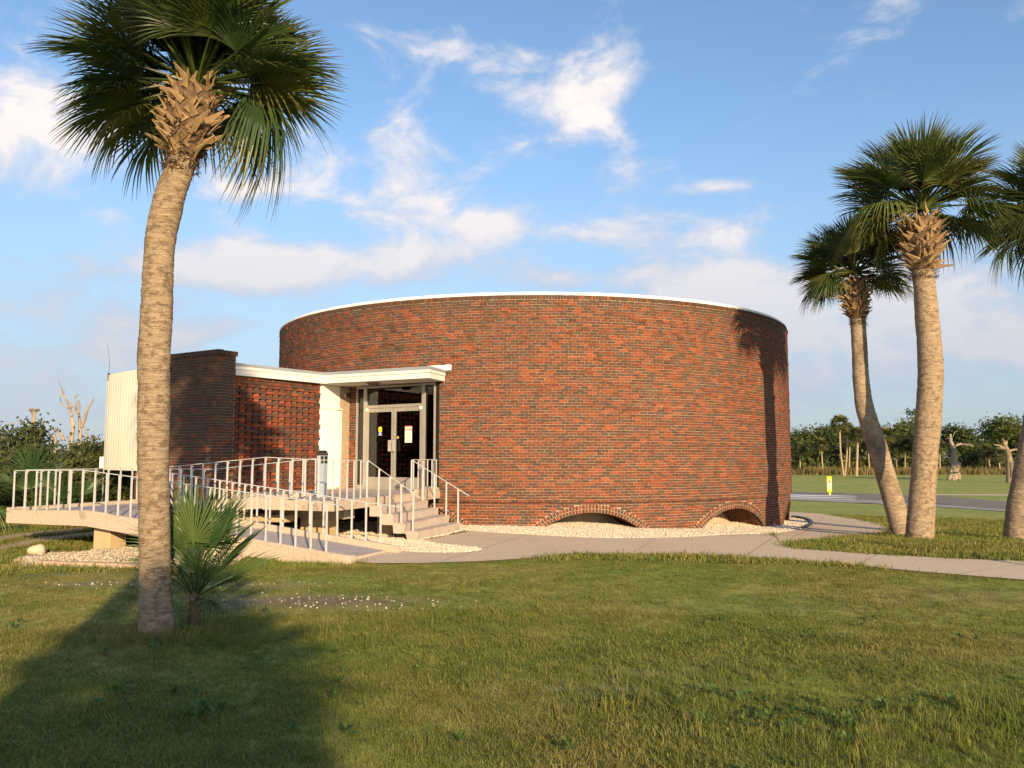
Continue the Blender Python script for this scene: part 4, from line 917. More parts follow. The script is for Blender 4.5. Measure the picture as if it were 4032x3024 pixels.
def frond_mesh(seed, droop=.45, nseg=40, span=112, pet=.42, mat=None, fold=24, steps=(0, .28, .5, .72, .88, 1.0), hang=0.0, wid=1.0):
    random.seed(seed); m = MB(); n = nseg
    # petiole
    pts = [(pet * t, 0, -.10 * pet * t * t) for t in (0, .35, .7, 1)]; m.tube(pts, [.020, .013, .010, .009], 5, col=(.0, .0, .0))
    hx, hz = pet, -.10 * pet; da = 2 * R_(span) / n
    for k in range(n):
        a = -R_(span) + (k + .5) * da; rel = abs(a) / R_(span); l = (.55 - .15 * rel ** 1.6) * random.uniform(.92, 1.06); dr = droop * random.uniform(.75, 1.35); tw = random.uniform(-.05, .05)
        cx = .16 * (1 - rel)                                     # the costa carries the middle segments further out
        prev = None; vs = []; cols = []
        sag = hang * random.uniform(.7, 1.3)
        for s in steps:
            r = l * s; x = hx + cx * min(1, s * 2) * .6 + math.cos(a + tw * s) * r; y = math.sin(a + tw * s) * r
            z = hz + abs(math.sin(a)) * r * math.tan(R_(fold)) * (1 - .4 * s) - dr * l * s ** 2.3 - cx * .2 * s - .10 * l * s * (1 - rel)
            if sag: x -= math.cos(a) * r * sag * s * .55; y *= (1 - .45 * sag * s); z -= sag * l * s ** 1.6 * .9
            w = (l * min(s, .46) * da * .5 * 1.04) if s <= .5 else l * .46 * da * .5 * (1.0 - ((s - .5) / .5) ** 1.4 * .97)
            w *= wid; w = max(w, .0012); tx, ty = -math.sin(a), math.cos(a)
            vs += [(x - tx * w, y - ty * w, z + w * .55), (x, y, z - w * .35), (x + tx * w, y + ty * w, z + w * .55)]
        for i in range(len(steps) - 1):
            c = max(0, (steps[i + 1] - .72) / .28) ** 1.5 * .75; b = i * 3
            m_v = [(b, b + 1, b + 4, b + 3), (b + 1, b + 2, b + 5, b + 4)]
            for f in m_v: cols.append((f, c))
        k0 = len(m.v); m.v.extend(vs)
        for f, c in cols: m.f.append(tuple(q + k0 for q in f)); m.c.append((c, c, c))
    return m.mesh('frond', mat=mat)
FR = [frond_mesh(100 + i, d, mat=m_palm, hang=h, pet=.48, fold=f_) for i, (d, h, f_) in enumerate(((.10, 0, 30), (.16, 0, 26), (.24, 0, 22), (.34, .08, 20), (.5, .3, 16), (.7, .75, 12), (.2, 0, 34), (.45, .45, 18)))]
def base_mesh(seed):
    random.seed(seed); m = MB(); vs = []; fs = []; n = 7; L_ = random.uniform(.18, .42); cv = random.uniform(.1, .35)
    for i in range(n):
        t = i / (n - 1); w = .046 * (1 - t) ** 1.5 + .022 - .006 * t; th = .020 * (1 - t) + .010; x = L_ * t; z = cv * L_ * t * t
        for (a, b) in ((-1, -.4), (0, -1), (1, -.4), (.85, .5), (-.85, .5)): vs.append((x, a * w, z + b * th))
    for i in range(n - 1):
        for k in range(5): fs.append((i * 5 + k, i * 5 + (k + 1) % 5, i * 5 + 5 + (k + 1) % 5, i * 5 + 5 + k))
    fs += [(4, 3, 2, 1, 0), tuple(range((n - 1) * 5, n * 5))]; m.add(vs, fs); return m.mesh('leaf_base', mat=m_boot)
LB = [base_mesh(200 + i) for i in range(6)]
def orient(o, d, roll=0.0, sc=1.0, upv=Z):
    x = d.normalized(); z = (upv - x * upv.dot(x)); z = z.normalized() if z.length > .05 else (Y - x * Y.dot(x)).normalized(); y = z.cross(x)
    m4 = Matrix(((x.x, y.x, z.x, o.x), (x.y, y.y, z.y, o.y), (x.z, y.z, z.z, o.z), (0, 0, 0, 1))) @ Matrix.Rotation(roll, 4, 'X')
    return m4 @ Matrix.Diagonal((sc, sc, sc, 1))
def palm(name, label, pts, boots, crown, R_f, nf, nb, seed, bark, cat='palm tree', group='sabal palms', extra=(), elmin=-38, bs=1.0):
    """pts: trunk (x,y,z,r); boots: (p0, r0, p1, r1); crown: where the fronds spring from"""
    random.seed(seed); root = empty(name, Vector(pts[0][:3]), label, cat, group)
    trunk_mesh(pts, seed).build('trunk', bark, root, True, origin=pts[0][:3])
    p0, ra, p1, rb = boots; ax = (p1 - p0); random.seed(seed + 1)
    c = MB(); ndv = 10
    c.tube([p0.lerp(p1, k / ndv) for k in range(ndv + 1)], [ra * .8 + (rb * .8 - ra * .8) * math.sin(k / ndv * math.pi * .75) for k in range(ndv)] + [.03], 14); c.build('crownshaft', m_fibre, root)
    fb_ = MB()
    for k in range(520):
        t = random.random() ** 1.6 * .55 - .10; a = random.uniform(0, 6.283); o = p0 + ax * t; rd = Vector((math.cos(a), math.sin(a), 0)); rr = (ra * .98 if t < 0 else (ra + (rb - ra) * math.sin(max(t, 0) * math.pi * .75)) * .88); o = o + rd * rr
        d = (rd * random.uniform(.1, .9) + Z * random.uniform(-.9, .6) + Vector((-rd.y, rd.x, 0)) * random.uniform(-1.2, 1.2)).normalized() * random.uniform(.05, .16) * bs; sd = Vector((-rd.y, rd.x, 0)) * random.uniform(.005, .014) + Z * random.uniform(-.008, .008)
        fb_.add([o - sd, o + sd, o + d + sd * .3], [(0, 1, 2)])
    tag(fb_.build('fibre', m_fibre, root), kind='stuff')
    for k in range(nb):
        t = k / nb; a = k * 2.39996 + random.uniform(-.2, .2); rd = Vector((math.cos(a), math.sin(a), 0)); tn = Vector((-rd.y, rd.x, 0)); s = 1 if k % 2 else -1
        rr = (ra + (rb - ra) * math.sin(t * math.pi * .75)) * .82; o = p0 + ax * (t * .92 + .06) + rd * rr
        out = .55 + .55 * (1 - t) ** 2 * random.uniform(.4, 1.4); d = Z * random.uniform(.55, .95) + tn * s * random.uniform(.35, .75) + rd * out * .75
        if random.random() < .07: d = rd + tn * s * .3 + Z * random.uniform(-.2, .2)
        inst('leaf_base', random.choice(LB), orient(o, d, random.uniform(-.3, .3), random.uniform(.75, 1.15) * bs * (1 - .35 * t), rd), root)
    for k in range(nf):
        t = (k + .5) / nf; a = k * 2.39996 + random.uniform(-.25, .25); e = 86 - (86 - elmin) * t ** .85 + random.uniform(-9, 9)
        d = Vector((math.cos(a) * math.cos(R_(e)), math.sin(a) * math.cos(R_(e)), math.sin(R_(e))))
        if e < 30 and abs((math.degrees(a) % 360) - 270) < 55: continue
        me_ = FR[random.choice((0, 1, 6))] if e > 45 else (FR[random.choice((1, 2, 6))] if e > 10 else FR[random.choice((2, 3, 4))])
        inst('frond', me_, orient(crown - ax.normalized() * .12 + Vector((d.x, d.y, 0)) * .06, d, random.uniform(-.35, .35), R_f * random.uniform(.86, 1.08)), root)
    for (a, e, sc, mi) in extra:
        d = Vector((math.cos(R_(a)) * math.cos(R_(e)), math.sin(R_(a)) * math.cos(R_(e)), math.sin(R_(e)))); inst('frond', FR[mi], orient(crown - ax.normalized() * .15, d, random.uniform(-.2, .2), R_f * sc), root)
    return root
def p22(u, v, Yd): return aty(u * 1.8228, v * 1.8228, Yd)
def tpts(lst, Yd, dy=0.0):
    out = []; n = len(lst)
    for i, (u, v, w) in enumerate(lst):
        yy = Yd + dy * i / (n - 1); p = p22(u, v, yy); out.append((p.x, p.y, p.z, w / 2 / 1793.8 * yy))
    b = out[0]; zg_ = g(b[0], b[1]); return [(b[0], b[1], min(zg_ - .12, b[2] - .1), b[3] * 1.06)] + out
YL = 8.15
palm('sabal_palm', 'tall curved palm with mottled trunk growing in the lawn in front of the ramp', tpts([(338, 1372, 74), (336, 1290, 66), (335, 1200, 63), (333, 1080, 62), (331, 980, 62), (333, 860, 66), (334, 760, 66), (338, 680, 67), (341, 600, 64), (347, 520, 63), (358, 460, 66), (371, 410, 63), (386, 372, 60), (396, 340, 58)], YL),
     (p22(393, 352, YL), .155, p22(424, 178, YL), .30), p22(430, 158, YL), 1.24, 92, 110, 11, m_bark, extra=((-4, -12, 1.05, 5), (14, -24, .95, 5), (22, 12, 1.0, 4), (178, -10, 1.05, 3), (188, -28, 1.0, 3), (168, 8, 1.1, 2), (196, -16, 1.05, 2), (160, -34, .95, 3), (190, 22, 1.1, 1), (182, 36, 1.05, 0), (10, 40, 1.0, 1)), elmin=-10, bs=.80)
YA = 18.2
palm('sabal_palm', 'thick straight palm with pale ringed trunk beside a leaning palm at the path', tpts([(1987, 1170, 58), (1989, 1120, 54), (1995, 1040, 51), (2001, 960, 51), (2007, 880, 51), (2010, 800, 51), (2007, 740, 49), (2002, 680, 47), (1997, 620, 45), (1993, 585, 46)], YA),
     (p22(1993, 590, YA), .26, p22(1986, 462, YA), .44), p22(1986, 440, YA), 1.78, 84, 150, 23, m_bark, elmin=-18, bs=1.12)
YB = 20.0
palm('sabal_palm', 'thin leaning palm with grey trunk crossing in front of the distant trees', tpts([(1948, 1152, 44), (1935, 1100, 42), (1917, 1040, 40), (1898, 975, 40), (1880, 920, 38), (1868, 880, 37), (1862, 840, 34), (1858, 790, 33), (1856, 740, 32), (1853, 690, 31)], YB),
     (p22(1853, 692, YB), .18, p22(1842, 598, YB), .34), p22(1841, 580, YB), 1.36, 70, 120, 37, m_bark2, elmin=-20, bs=.92)
YC = 18.8
palm('sabal_palm', 'palm with a dark trunk slanting away in front of the brown text board', tpts([(2203, 1168, 64), (2208, 1100, 58), (2220, 1020, 54), (2242, 900, 52), (2264, 780, 50), (2282, 680, 48), (2292, 590, 46)], YC),
     (p22(2292, 595, YC), .26, p22(2300, 470, YC), .42), p22(2300, 455, YC), 1.85, 64, 70, 51, m_bark2, elmin=-26, bs=1.3)
# a palm behind the photographer throws the big shadow on the lawn
def back_palm(x, y, h, rf, seed, label, nf=44):
    palm('sabal_palm', label, [(x, y, -.1, .22), (x, y, .3, .2), (x + .05, y, h * .4, .19), (x + .1, y, h * .72, .18)], (Vector((x + .1, y, h * .7)), .18, Vector((x + .1, y, h - .2)), .34), Vector((x + .1, y, h - .2)), rf, nf, 30, seed, m_bark, elmin=-45)
back_palm(1.12, -6.2, 4.0, 1.32, 77, 'full-crowned palm standing behind the lawn, throwing the broad shadow', 120)
back_palm(-.36, -4.0, 10.7, 1.5, 78, 'very tall palm behind the lawn whose trunk throws a long thin shadow', 60)
# young palmetto at the foot of the curved palm
PF = [frond_mesh(300 + i, d, nseg=30, span=100, pet=.50, mat=m_pmetto, fold=18, hang=h, wid=.8) for i, (d, h) in enumerate(((.05, 0), (.15, 0), (.3, .1), (.12, 0), (.5, .4)))]
def palmetto(label, base, sc, fr_list, seed, stem=.35, group='palmettos'):
    random.seed(seed); root = empty('palmetto', base, label, 'palmetto', group); m = MB(); m.tube([base - Z * .06, base + Z * stem * .5 + X * .01, base + Z * stem], [.075 * sc, .07 * sc, .045 * sc], 10); m.build('stem', m_fibre, root)
    for k in range(9):
        a = k * 2.4; rd = Vector((math.cos(a), math.sin(a), 0)); inst('leaf_base', random.choice(LB), orient(base + Z * stem * (.2 + .08 * k) + rd * .04, Z + rd * .5, 0, .55 * sc, rd), root)
    for (a, e, s_, mi) in fr_list:
        d = Vector((math.cos(R_(a)) * math.cos(R_(e)), math.sin(R_(a)) * math.cos(R_(e)), math.sin(R_(e)))); inst('frond', PF[mi], orient(base + Z * stem * .8, d, random.uniform(-.3, .3), sc * s_), root)
    return root
pb = gp(418 * 1.8228, 1352 * 1.8228)
palmetto('young green palmetto with stiff fans at the foot of the curved palm', pb, .86, [(200, 40, .8, 2), (-20, 30, .62, 1), (-40, 48, .62, 0), (100, 74, 1.25, 1), (75, 68, 1.25, 0), (140, 72, 1.2, 1), (20, 34, .95, 3), (-10, 52, .85, 0), (165, 58, 1.1, 2), (190, 46, .85, 2), (120, 82, 1.3, 1), (-60, 66, .72, 0), (-95, 74, .70, 3), (-130, 56, .72, 2), (40, 74, 1.2, 1), (175, 72, 1.2, 1), (-45, 8, .6, 4), (150, 78, 1.15, 3), (5, 62, 1.0, 1), (30, 52, 1.0, 0)], 5)

# ================================================================== leaf clouds: shrubs and trees
def leaf_cloud(name, pts, size, mat, flat=.0, seed=1, jit=.35):
    r = np.random.default_rng(seed); n = len(pts); d = r.normal(size=(n, 3)); d[:, 2] *= (1 - flat); d /= np.linalg.norm(d, axis=1)[:, None]
    t = np.cross(d, r.normal(size=(n, 3))); t /= np.linalg.norm(t, axis=1)[:, None]; s = size * r.uniform(1 - jit, 1 + jit, (n, 1))
    V = np.stack([pts - d * s * .5, pts + t * s * .28, pts + d * s * .5, pts - t * s * .28], 1).reshape(-1, 3)
    me = bpy.data.meshes.new(name); me.vertices.add(4 * n); me.vertices.foreach_set('co', V.astype(np.float32).ravel()); me.loops.add(4 * n); me.loops.foreach_set('vertex_index', np.arange(4 * n, dtype=np.int32))
    me.polygons.add(n); me.polygons.foreach_set('loop_start', np.arange(0, 4 * n, 4, dtype=np.int32)); me.update(calc_edges=True); me.validate(); me.materials.append(mat); return me
def clumps(n, nc, rx, ry, rz, spread, seed, cz=0.0, shell=.55, low=-.6):
    r = np.random.default_rng(seed); c = r.normal(size=(nc, 3)); c /= np.linalg.norm(c, axis=1)[:, None]; c[:, 2] = np.where(c[:, 2] < low, -c[:, 2], c[:, 2]); c *= r.uniform(shell, 1, (nc, 1)); c *= (rx, ry, rz)
    k = r.integers(0, nc, n); return c[k] + r.normal(size=(n, 3)) * spread * r.uniform(.6, 1.3, (nc, 1))[k] * (1, 1, .8) + (0, 0, cz)
SH = [leaf_cloud('crown', clumps(9500, 80, 1.15, .9, 1.05, .19, 10 + i, 1.1, .35, -.95), .10, m_shrub, seed=i) for i in range(4)]
def shrub(x, y, s, sz, i, label):
    root = empty('wax_shrub', (x, y, g(x, y)), label, 'shrub', 'shrubs behind the ramp'); inst('crown', SH[i % 4], Matrix.Translation((x, y, g(x, y) - .05)) @ Matrix.Rotation(i * 1.3, 4, 'Z') @ Matrix.Diagonal((s, s, sz, 1)), root)
    m = MB(); random.seed(900 + i)
    for k in range(7): a = k * .9; m.tube([(x, y, g(x, y) - .05), (x + math.cos(a) * .3 * s, y + math.sin(a) * .3 * s, .8 * sz), (x + math.cos(a) * .75 * s, y + math.sin(a) * .6 * s, 1.7 * sz)], [.035, .025, .01], 5)
    m.build('stems', m_trunk, root)
sh_l = 'dense dark green shrub in the hedge behind the turning platform'
for i, (x, y, s, sz) in enumerate(((-17.6, 24.2, 1.3, 1.15), (-15.6, 23.6, 1.25, 1.1), (-14.2, 24.4, 1.15, 1.25), (-13.3, 22.6, 1.0, .95), (-12.1, 24.0, 1.2, 1.0), (-11.2, 25.2, 1.25, 1.0), (-16.3, 21.9, 1.0, .9), (-11.9, 22.0, .9, .72), (-10.3, 24.2, 1.0, .92), (-14.9, 21.6, .95, .8), (-9.6, 22.9, .8, .6), (-18.9, 22.6, 1.3, 1.05), (-10.6, 27.5, 1.4, 1.15), (-13.0, 27.0, 1.4, 1.15))): shrub(x, y, s, sz, i, 'low dense shrub crowding the closed end of the turning platform' if y < 22.7 and x < -11.5 else ('leafy shrub half hidden by the cream metal cladding' if x > -11.5 else ('tall shrub of the hedge below the nest pole' if x > -15 else 'big rounded shrub at the outer end of the hedge')))
palmetto('leaning palmetto with hanging yellow-green fans beside the ramp end', Vector((-12.35, 18.9, g(-12.35, 18.9) - .02)), 1.3, [(20, 30, 1, 2), (-10, 5, 1, 4), (60, 60, 1, 1), (120, 55, 1, 1), (-50, 10, .95, 4), (180, 30, 1, 2), (-90, 25, .9, 2), (5, 62, 1, 1), (-25, 38, 1, 2)], 8, .75)
palmetto('upright palmetto with narrow pale fans in front of the hedge', Vector((-12.0, 21.0, 0)), 1.35, [(-80, 82, 1.15, 0), (-70, 58, 1, 3), (20, 50, 1, 1), (160, 50, 1, 1), (60, 70, 1, 1), (-110, 40, .9, 2), (-30, 35, .95, 2)], 9, .5)
palmetto('low palmetto with thin fans below the cream metal cladding', Vector((-10.6, 20.2, 0)), 1.15, [(-60, 50, 1, 1), (0, 40, 1, 1), (160, 45, 1, 2), (200, 60, 1, 1), (-110, 60, 1, 0), (80, 60, 1, 1), (-90, 25, 1, 2)], 12, .35)
palmetto('spreading palmetto at the foot of the tall hedge shrub', Vector((-13.6, 20.6, 0)), 1.3, [(-60, 50, 1, 1), (0, 40, 1, 1), (160, 45, 1, 2), (200, 60, 1, 1), (-110, 60, 1, 0), (80, 60, 1, 1), (-90, 25, 1, 2)], 13, .4)

# dead trees and nest pole beyond the hedge
def limb_tree(name, label, Yd, limbs, cat='dead tree', mat=m_deadw, group=None, sc=3.19, org=(0, 1480)):
    ps = []
    for (path, w0, w1) in limbs: ps.append(([aty(org[0] + x / sc, org[1] + y / sc, Yd) for x, y in path], w0 / sc / FPX * Yd / 2, w1 / sc / FPX * Yd / 2))
    b = ps[0][0][0]; base = Vector((b.x, b.y, g(b.x, b.y) - .1)); root = empty(name, base, label, cat, group)
    for i, (pt, a, c) in enumerate(ps):
        if i == 0: pt = [base] + pt
        pt = [p + Vector((0, random.uniform(-.15, .15) if 0 < j else 0, 0)) for j, p in enumerate(pt)]
        d = crom([tuple(p) for p in pt], 4); n = len(d); m = MB(); m.tube([Vector(p) + Vector((random.uniform(-1, 1), random.uniform(-1, 1), 0)) * a * .12 for p in d], [(a + (c - a) * k / (n - 1)) * random.uniform(.88, 1.15) for k in range(n)], 8); m.build('trunk' if i == 0 else 'limb', mat, root, True)
    return root
limb_tree('dead_tree', 'bare dead tree with a forked crooked trunk rising behind the hedge', 45, [([(905, 830), (908, 700), (890, 560), (870, 440), (850, 350), (810, 250), (770, 180), (722, 55)], 60, 6), ([(860, 410), (800, 370), (755, 325), (768, 270), (800, 240)], 22, 7), ([(885, 510), (930, 440), (975, 390), (990, 310)], 24, 8), ([(880, 400), (890, 330)], 22, 12), ([(925, 640), (930, 580)], 26, 16), ([(800, 235), (790, 150)], 16, 6)])
limb_tree('dead_tree', 'bare dead tree with a bleached limb slanting toward the cream cladding', 46, [([(1010, 790), (1005, 680), (985, 560), (968, 450), (940, 395), (905, 385)], 56, 14), ([(980, 480), (1000, 400), (998, 305)], 26, 14), ([(960, 400), (960, 300), (970, 240), (985, 222)], 14, 5), ([(1022, 650), (1070, 530), (1120, 410), (1150, 350), (1192, 285)], 44, 14), ([(1125, 440), (1170, 438)], 10, 4), ([(940, 270), (980, 230)], 14, 8)])
limb_tree('dead_tree', 'short broken dead snags with thin twigs behind the hedge', 44, [([(700, 835), (690, 760), (692, 690)], 40, 14), ([(690, 790), (640, 760), (612, 695)], 26, 6), ([(800, 810), (780, 730), (720, 660)], 40, 28), ([(690, 700), (640, 640), (580, 590), (520, 552)], 12, 3), ([(1110, 770), (1090, 700), (1073, 648)], 22, 14)])
limb_tree('dead_tree', 'bare leaning branch of a dead tree above the outer hedge end', 40, [([(-180, 860), (-120, 730), (0, 668), (110, 608), (180, 575), (243, 540)], 22, 6), ([(-120, 740), (-160, 560)], 16, 8)])
np_ = aty(428 / 3.19, 1480 + 440 / 3.19, 60); nbs = Vector((np_.x, 60, g(np_.x, 60))); npo = empty('nest_pole', nbs, 'tall wooden pole carrying a flat stick nest platform beyond the hedge', 'pole')
m = MB(); m.tube([nbs - Z * .1, Vector((np_.x, 60, np_.z - .1))], [.17, .13], 10); m.build('pole', m_deadw, npo)
m = MB()
for s in (-1, 1): m.tube([Vector((np_.x, 60, np_.z - .5)), Vector((np_.x + s * .26, 60, np_.z + .02))], .05, 6); m.tube([Vector((np_.x, 60, np_.z - .5)), Vector((np_.x, 60 + s * .26, np_.z + .02))], .05, 6)
m.build('brace', m_deadw, npo)
m = MB(); random.seed(3)
m.box(Vector((np_.x, 60, np_.z)), X, Y, Z, (-.28, .28), (-.28, .28), (0, .04))
for k in range(150):
    a = random.uniform(0, 6.28); r = random.uniform(.08, .30); d = Vector((-math.sin(a), math.cos(a), random.uniform(-.15, .25))) * random.uniform(.12, .26); c = Vector((np_.x + math.cos(a) * r, 60 + math.sin(a) * r, np_.z + random.uniform(.04, .14))); m.tube([c - d, c + d], .014, 4, False)
tag(m.build('stick_nest', m_trunk, npo), kind='stuff')
ws = Vector((-11.2, 22.9, 0)); wso = empty('white_sign', ws, 'small white sign on a grey post among the shrubs', 'sign'); m = MB(); m.tube([ws - Z * .05, ws + Z * 1.75], .02, 6); m.build('post', m_gmetal, wso); m = MB(); m.box(ws, X, Y, Z, (-.11, .11), (-.03, -.022), (1.42, 1.72)); m.build('plate', m_white, wso)

# ------------------------------------------------------------------ woods across the road
OKM = [leaf_cloud('crown', clumps(5200, 52, 3.1, 2.8, 2.3, .6, 60 + i, 4.4, .4, -.75), .38, m_oak, seed=70 + i) for i in range(4)]
def oak(x, y, s, sz, i, label, group='trees across the road'):
    z = g(x, y); root = empty('oak_tree', (x, y, z), label, 'tree', group); inst('crown', OKM[i % 4], Matrix.Translation((x, y, z)) @ Matrix.Rotation(i * 1.7, 4, 'Z') @ Matrix.Diagonal((s, s, sz, 1)), root)
    m = MB(); m.tube([(x, y, z - .1), (x + .1, y, z + 1.5 * sz), (x - .1, y, z + 3.2 * sz)], [.28 * s, .22 * s, .16 * s], 8)
    for k in range(4): a = k * 1.6 + i; m.tube([(x, y, z + 2.0 * sz), (x + math.cos(a) * 1.1 * s, y + math.sin(a) * 1.0 * s, z + 3.6 * sz), (x + math.cos(a) * 2.0 * s, y + math.sin(a) * 1.8 * s, z + 4.9 * sz)], [.13 * s, .09 * s, .03], 6)
    m.build('trunk', m_trunk, root); return root
def oak_at(x): return 'dark evergreen oak ' + ('partly hidden by the round brick wall' if x < 43 else 'behind the twin lawn palms' if x < 53 else 'behind the thin leaning palm' if x < 60 else 'behind the thick straight palm' if x < 67 else 'behind the hollow dead tree' if x < 73 else 'behind the lone oak with bleached limbs')
random.seed(21)
for i in range(17):
    xx = 30 + i * 5.0 + random.uniform(-1.2, 1.2); yy = 131 + random.uniform(-3, 5) - max(0, xx - 62) * .25
    oak(xx, yy, random.uniform(.95, 1.25), random.uniform(.95, 1.2) * (1.0 if xx > 55 else .92), i, oak_at(xx))
for i in range(14):
    xx = 33 + i * 5.6 + random.uniform(-1.5, 1.5); yy = 124 + random.uniform(-2, 2) - max(0, xx - 62) * .25
    oak(xx, yy, random.uniform(.8, 1.0), random.uniform(.62, .78), i + 5, oak_at(xx).replace('dark evergreen', 'low front-row'))
FPM = []
for i in range(3):
    m = MB(); random.seed(500 + i); skirt = MB()
    for k in range(34):
        a = k * 2.4; e = 80 - 125 * (k / 34) ** .8 + random.uniform(-8, 8); d = Vector((math.cos(a) * math.cos(R_(e)), math.sin(a) * math.cos(R_(e)), math.sin(R_(e)))); t = d.cross(Z).normalized() if abs(d.z) < .99 else X; n_ = t.cross(d); h = d * .75
        for j in range(11):
            aa = R_(-100 + j * 20); dd = (d * math.cos(aa) + t * math.sin(aa)); tip = h + dd * 1.05 - Z * .35 * random.uniform(.5, 1.3); w = (t * math.cos(aa) - d * math.sin(aa)) * .09; m.add([h + dd * .1 - w * .4, h + dd * .55 - w - Z * .05, tip, h + dd * .55 + w - Z * .05, h + dd * .1 + w * .4], [(0, 1, 2, 3, 4)])
    FPM.append(m.mesh('crown', mat=m_farpalm))
    for k in range(70):
        a = random.uniform(0, 6.28); d = Vector((math.cos(a), math.sin(a), 0)); o = Z * random.uniform(-.5, .0) + d * .2; skirt.add([o - Z * .05, o + d * random.uniform(.3, .75) - Z * random.uniform(.5, 1.2), o + d * .3 - Z * .7 + Vector((-d.y, d.x, 0)) * .2], [(0, 1, 2)])
    FPM.append(skirt.mesh('dead_skirt', mat=m_thatch))
def far_palm(label, ub, vb, uc, vc, rpx, Yd, w=8, i=0, bend=0.0):
    c = aty(uc, vc, Yd); b = aty(ub, vb, Yd); z = g(b.x, Yd); base = Vector((b.x, Yd, z)); root = empty('distant_palm', base, label, 'palm tree', 'palms across the road'); r = rpx / FPX * Yd
    m = MB(); rad = w / FPX * Yd / 2; mid = base.lerp(c, .5) + X * bend; m.tube([Vector(p) for p in crom([tuple(base - Z * .1), tuple(mid), tuple(c)], 5)], [rad * 1.1] * 4 + [rad] * 7, 8); m.build('trunk', m_bark, root, True)
    s = r / 1.6; inst('crown', FPM[(i % 3) * 2], Matrix.Translation(c) @ Matrix.Rotation(i * 2.1, 4, 'Z') @ Matrix.Diagonal((s, s, s, 1)), root); inst('dead_skirt', FPM[(i % 3) * 2 + 1], Matrix.Translation(c) @ Matrix.Rotation(i, 4, 'Z') @ Matrix.Diagonal((s * .9, s * .9, s * .9, 1)), root)
far_palm('taller of a twin pair of lawn palms beyond the crossing sign', 3322, 1874, 3306, 1668, 44, 104, 7.5, 0, -.15)
far_palm('shorter of a twin pair of lawn palms beyond the crossing sign', 3326, 1866, 3334, 1690, 36, 106, 7, 1, .15)
far_palm('single palm with an orange trunk on the far lawn edge', 3372, 1872, 3378, 1712, 40, 103, 10, 2)
fpl = ['small palm with pale trunk in front of the dark wood near the round wall', 'small palm showing between the twin palms and the orange-trunked palm', 'small palm half hidden by the lower leaning trunk', 'skirted palm just past the leaning trunk, tallest of its clump', 'skirted palm closest to the thick straight trunk', 'skirted palm in the middle of the clump between leaning and straight trunks', 'palm mostly hidden behind the thick straight trunk', 'first of three slanting palm trunks under the lone oak', 'second of three slanting palm trunks under the lone oak', 'third slanting palm trunk under the lone oak, beside its trunk', 'small palm beside the hollow dead tree', 'small palm peeping past the edge of the round wall']
for k, (ub, vb, uc, vc, rp2) in enumerate(((3240, 1850, 3233, 1752, 34), (3342, 1850, 3347, 1732, 34), (3425, 1850, 3415, 1742, 34), (3488, 1850, 3486, 1716, 42), (3562, 1855, 3566, 1756, 38), (3528, 1855, 3530, 1735, 40), (3610, 1850, 3612, 1740, 36), (3884, 1856, 3880, 1776, 34), (3902, 1858, 3888, 1782, 34), (3938, 1860, 3931, 1790, 36), (3700, 1850, 3700, 1760, 34), (3150, 1850, 3150, 1765, 32))):
    far_palm(fpl[k], ub, vb, uc, vc, rp2, 114 + (k % 3) * 2, 6, k)
# oak and hollow dead tree on the far lawn
bo = aty(3976, 1898, 78); z0 = g(bo.x, 78); r_o = empty('oak_tree', (bo.x, 78, z0), 'spreading oak with bleached broken limbs standing alone on the far lawn', 'tree')
oc = aty(3945, 1705, 78); inst('crown', leaf_cloud('crown', clumps(3200, 42, 2.3, 1.9, 1.15, .42, 91, 0, .4, -.5), .26, m_oak, seed=92), Matrix.Translation(oc), r_o); oc2 = aty(4040, 1715, 79); inst('crown', OKM[1], Matrix.Translation((oc2.x, 79, oc2.z - 4.4 * .5)) @ Matrix.Diagonal((.62, .62, .5, 1)), r_o)
o3 = lambda x, y: aty(3750 + x / 5.53, 1650 + y / 5.53, 78)
for nm, pth, a, b in (('trunk', [(1270, 1400), (1260, 1250), (1250, 1000), (1235, 850), (1200, 700), (1140, 560), (1080, 400)], .42, .12), ('limb', [(1200, 700), (1120, 630), (1030, 580), (905, 555)], .13, .06), ('limb', [(1150, 580), (1180, 470)], .16, .1), ('limb', [(1230, 700), (1330, 670), (1450, 660), (1600, 650)], .12, .07), ('limb', [(1190, 690), (1120, 650), (1040, 620)], .09, .03)):
    d = crom([tuple(o3(*p)) for p in pth], 4); m = MB(); m.tube([Vector(p) for p in d], [a + (b - a) * k / (len(d) - 1) for k in range(len(d))], 9); m.build(nm, m_deadw if nm == 'limb' else m_trunk, r_o, True)
limb_tree('dead_tree', 'gnarled hollow dead tree with one broken horizontal limb on the far lawn', 86, [([(30, 1330), (40, 1180), (30, 1030), (60, 900), (20, 740), (0, 600), (-20, 470), (-10, 330)], 240, 40), ([(40, 600), (110, 560), (200, 545), (330, 570), (455, 580)], 52, 40), ([(110, 1100), (150, 1000), (160, 950)], 70, 50), ([(-60, 1330), (-40, 1180), (-20, 1080)], 110, 80), ([(-10, 480), (-80, 420), (-140, 440)], 20, 6), ([(0, 400), (60, 270), (150, 270)], 16, 4), ([(130, 1320), (140, 1230), (110, 1150)], 90, 60)], sc=5.53, org=(3750, 1650))
tt = aty(3625, 1625, 150); zt2 = g(tt.x, 150); tto = empty('tall_tree', (tt.x, 150, zt2), 'sparse tall tree rising above the wood behind the thick palm', 'tree'); m = MB(); m.tube([(tt.x + 3, 150, zt2), (tt.x + 1.8, 150, 7), (tt.x + .5, 150, tt.z)], [.3, .2, .08], 7); m.build('trunk', m_trunk, tto)
inst('crown', leaf_cloud('crown', clumps(700, 14, 2.3, 1.6, 2.2, .42, 95, 0, .3, -1), .38, m_oak, seed=96), Matrix.Translation(tt), tto); 

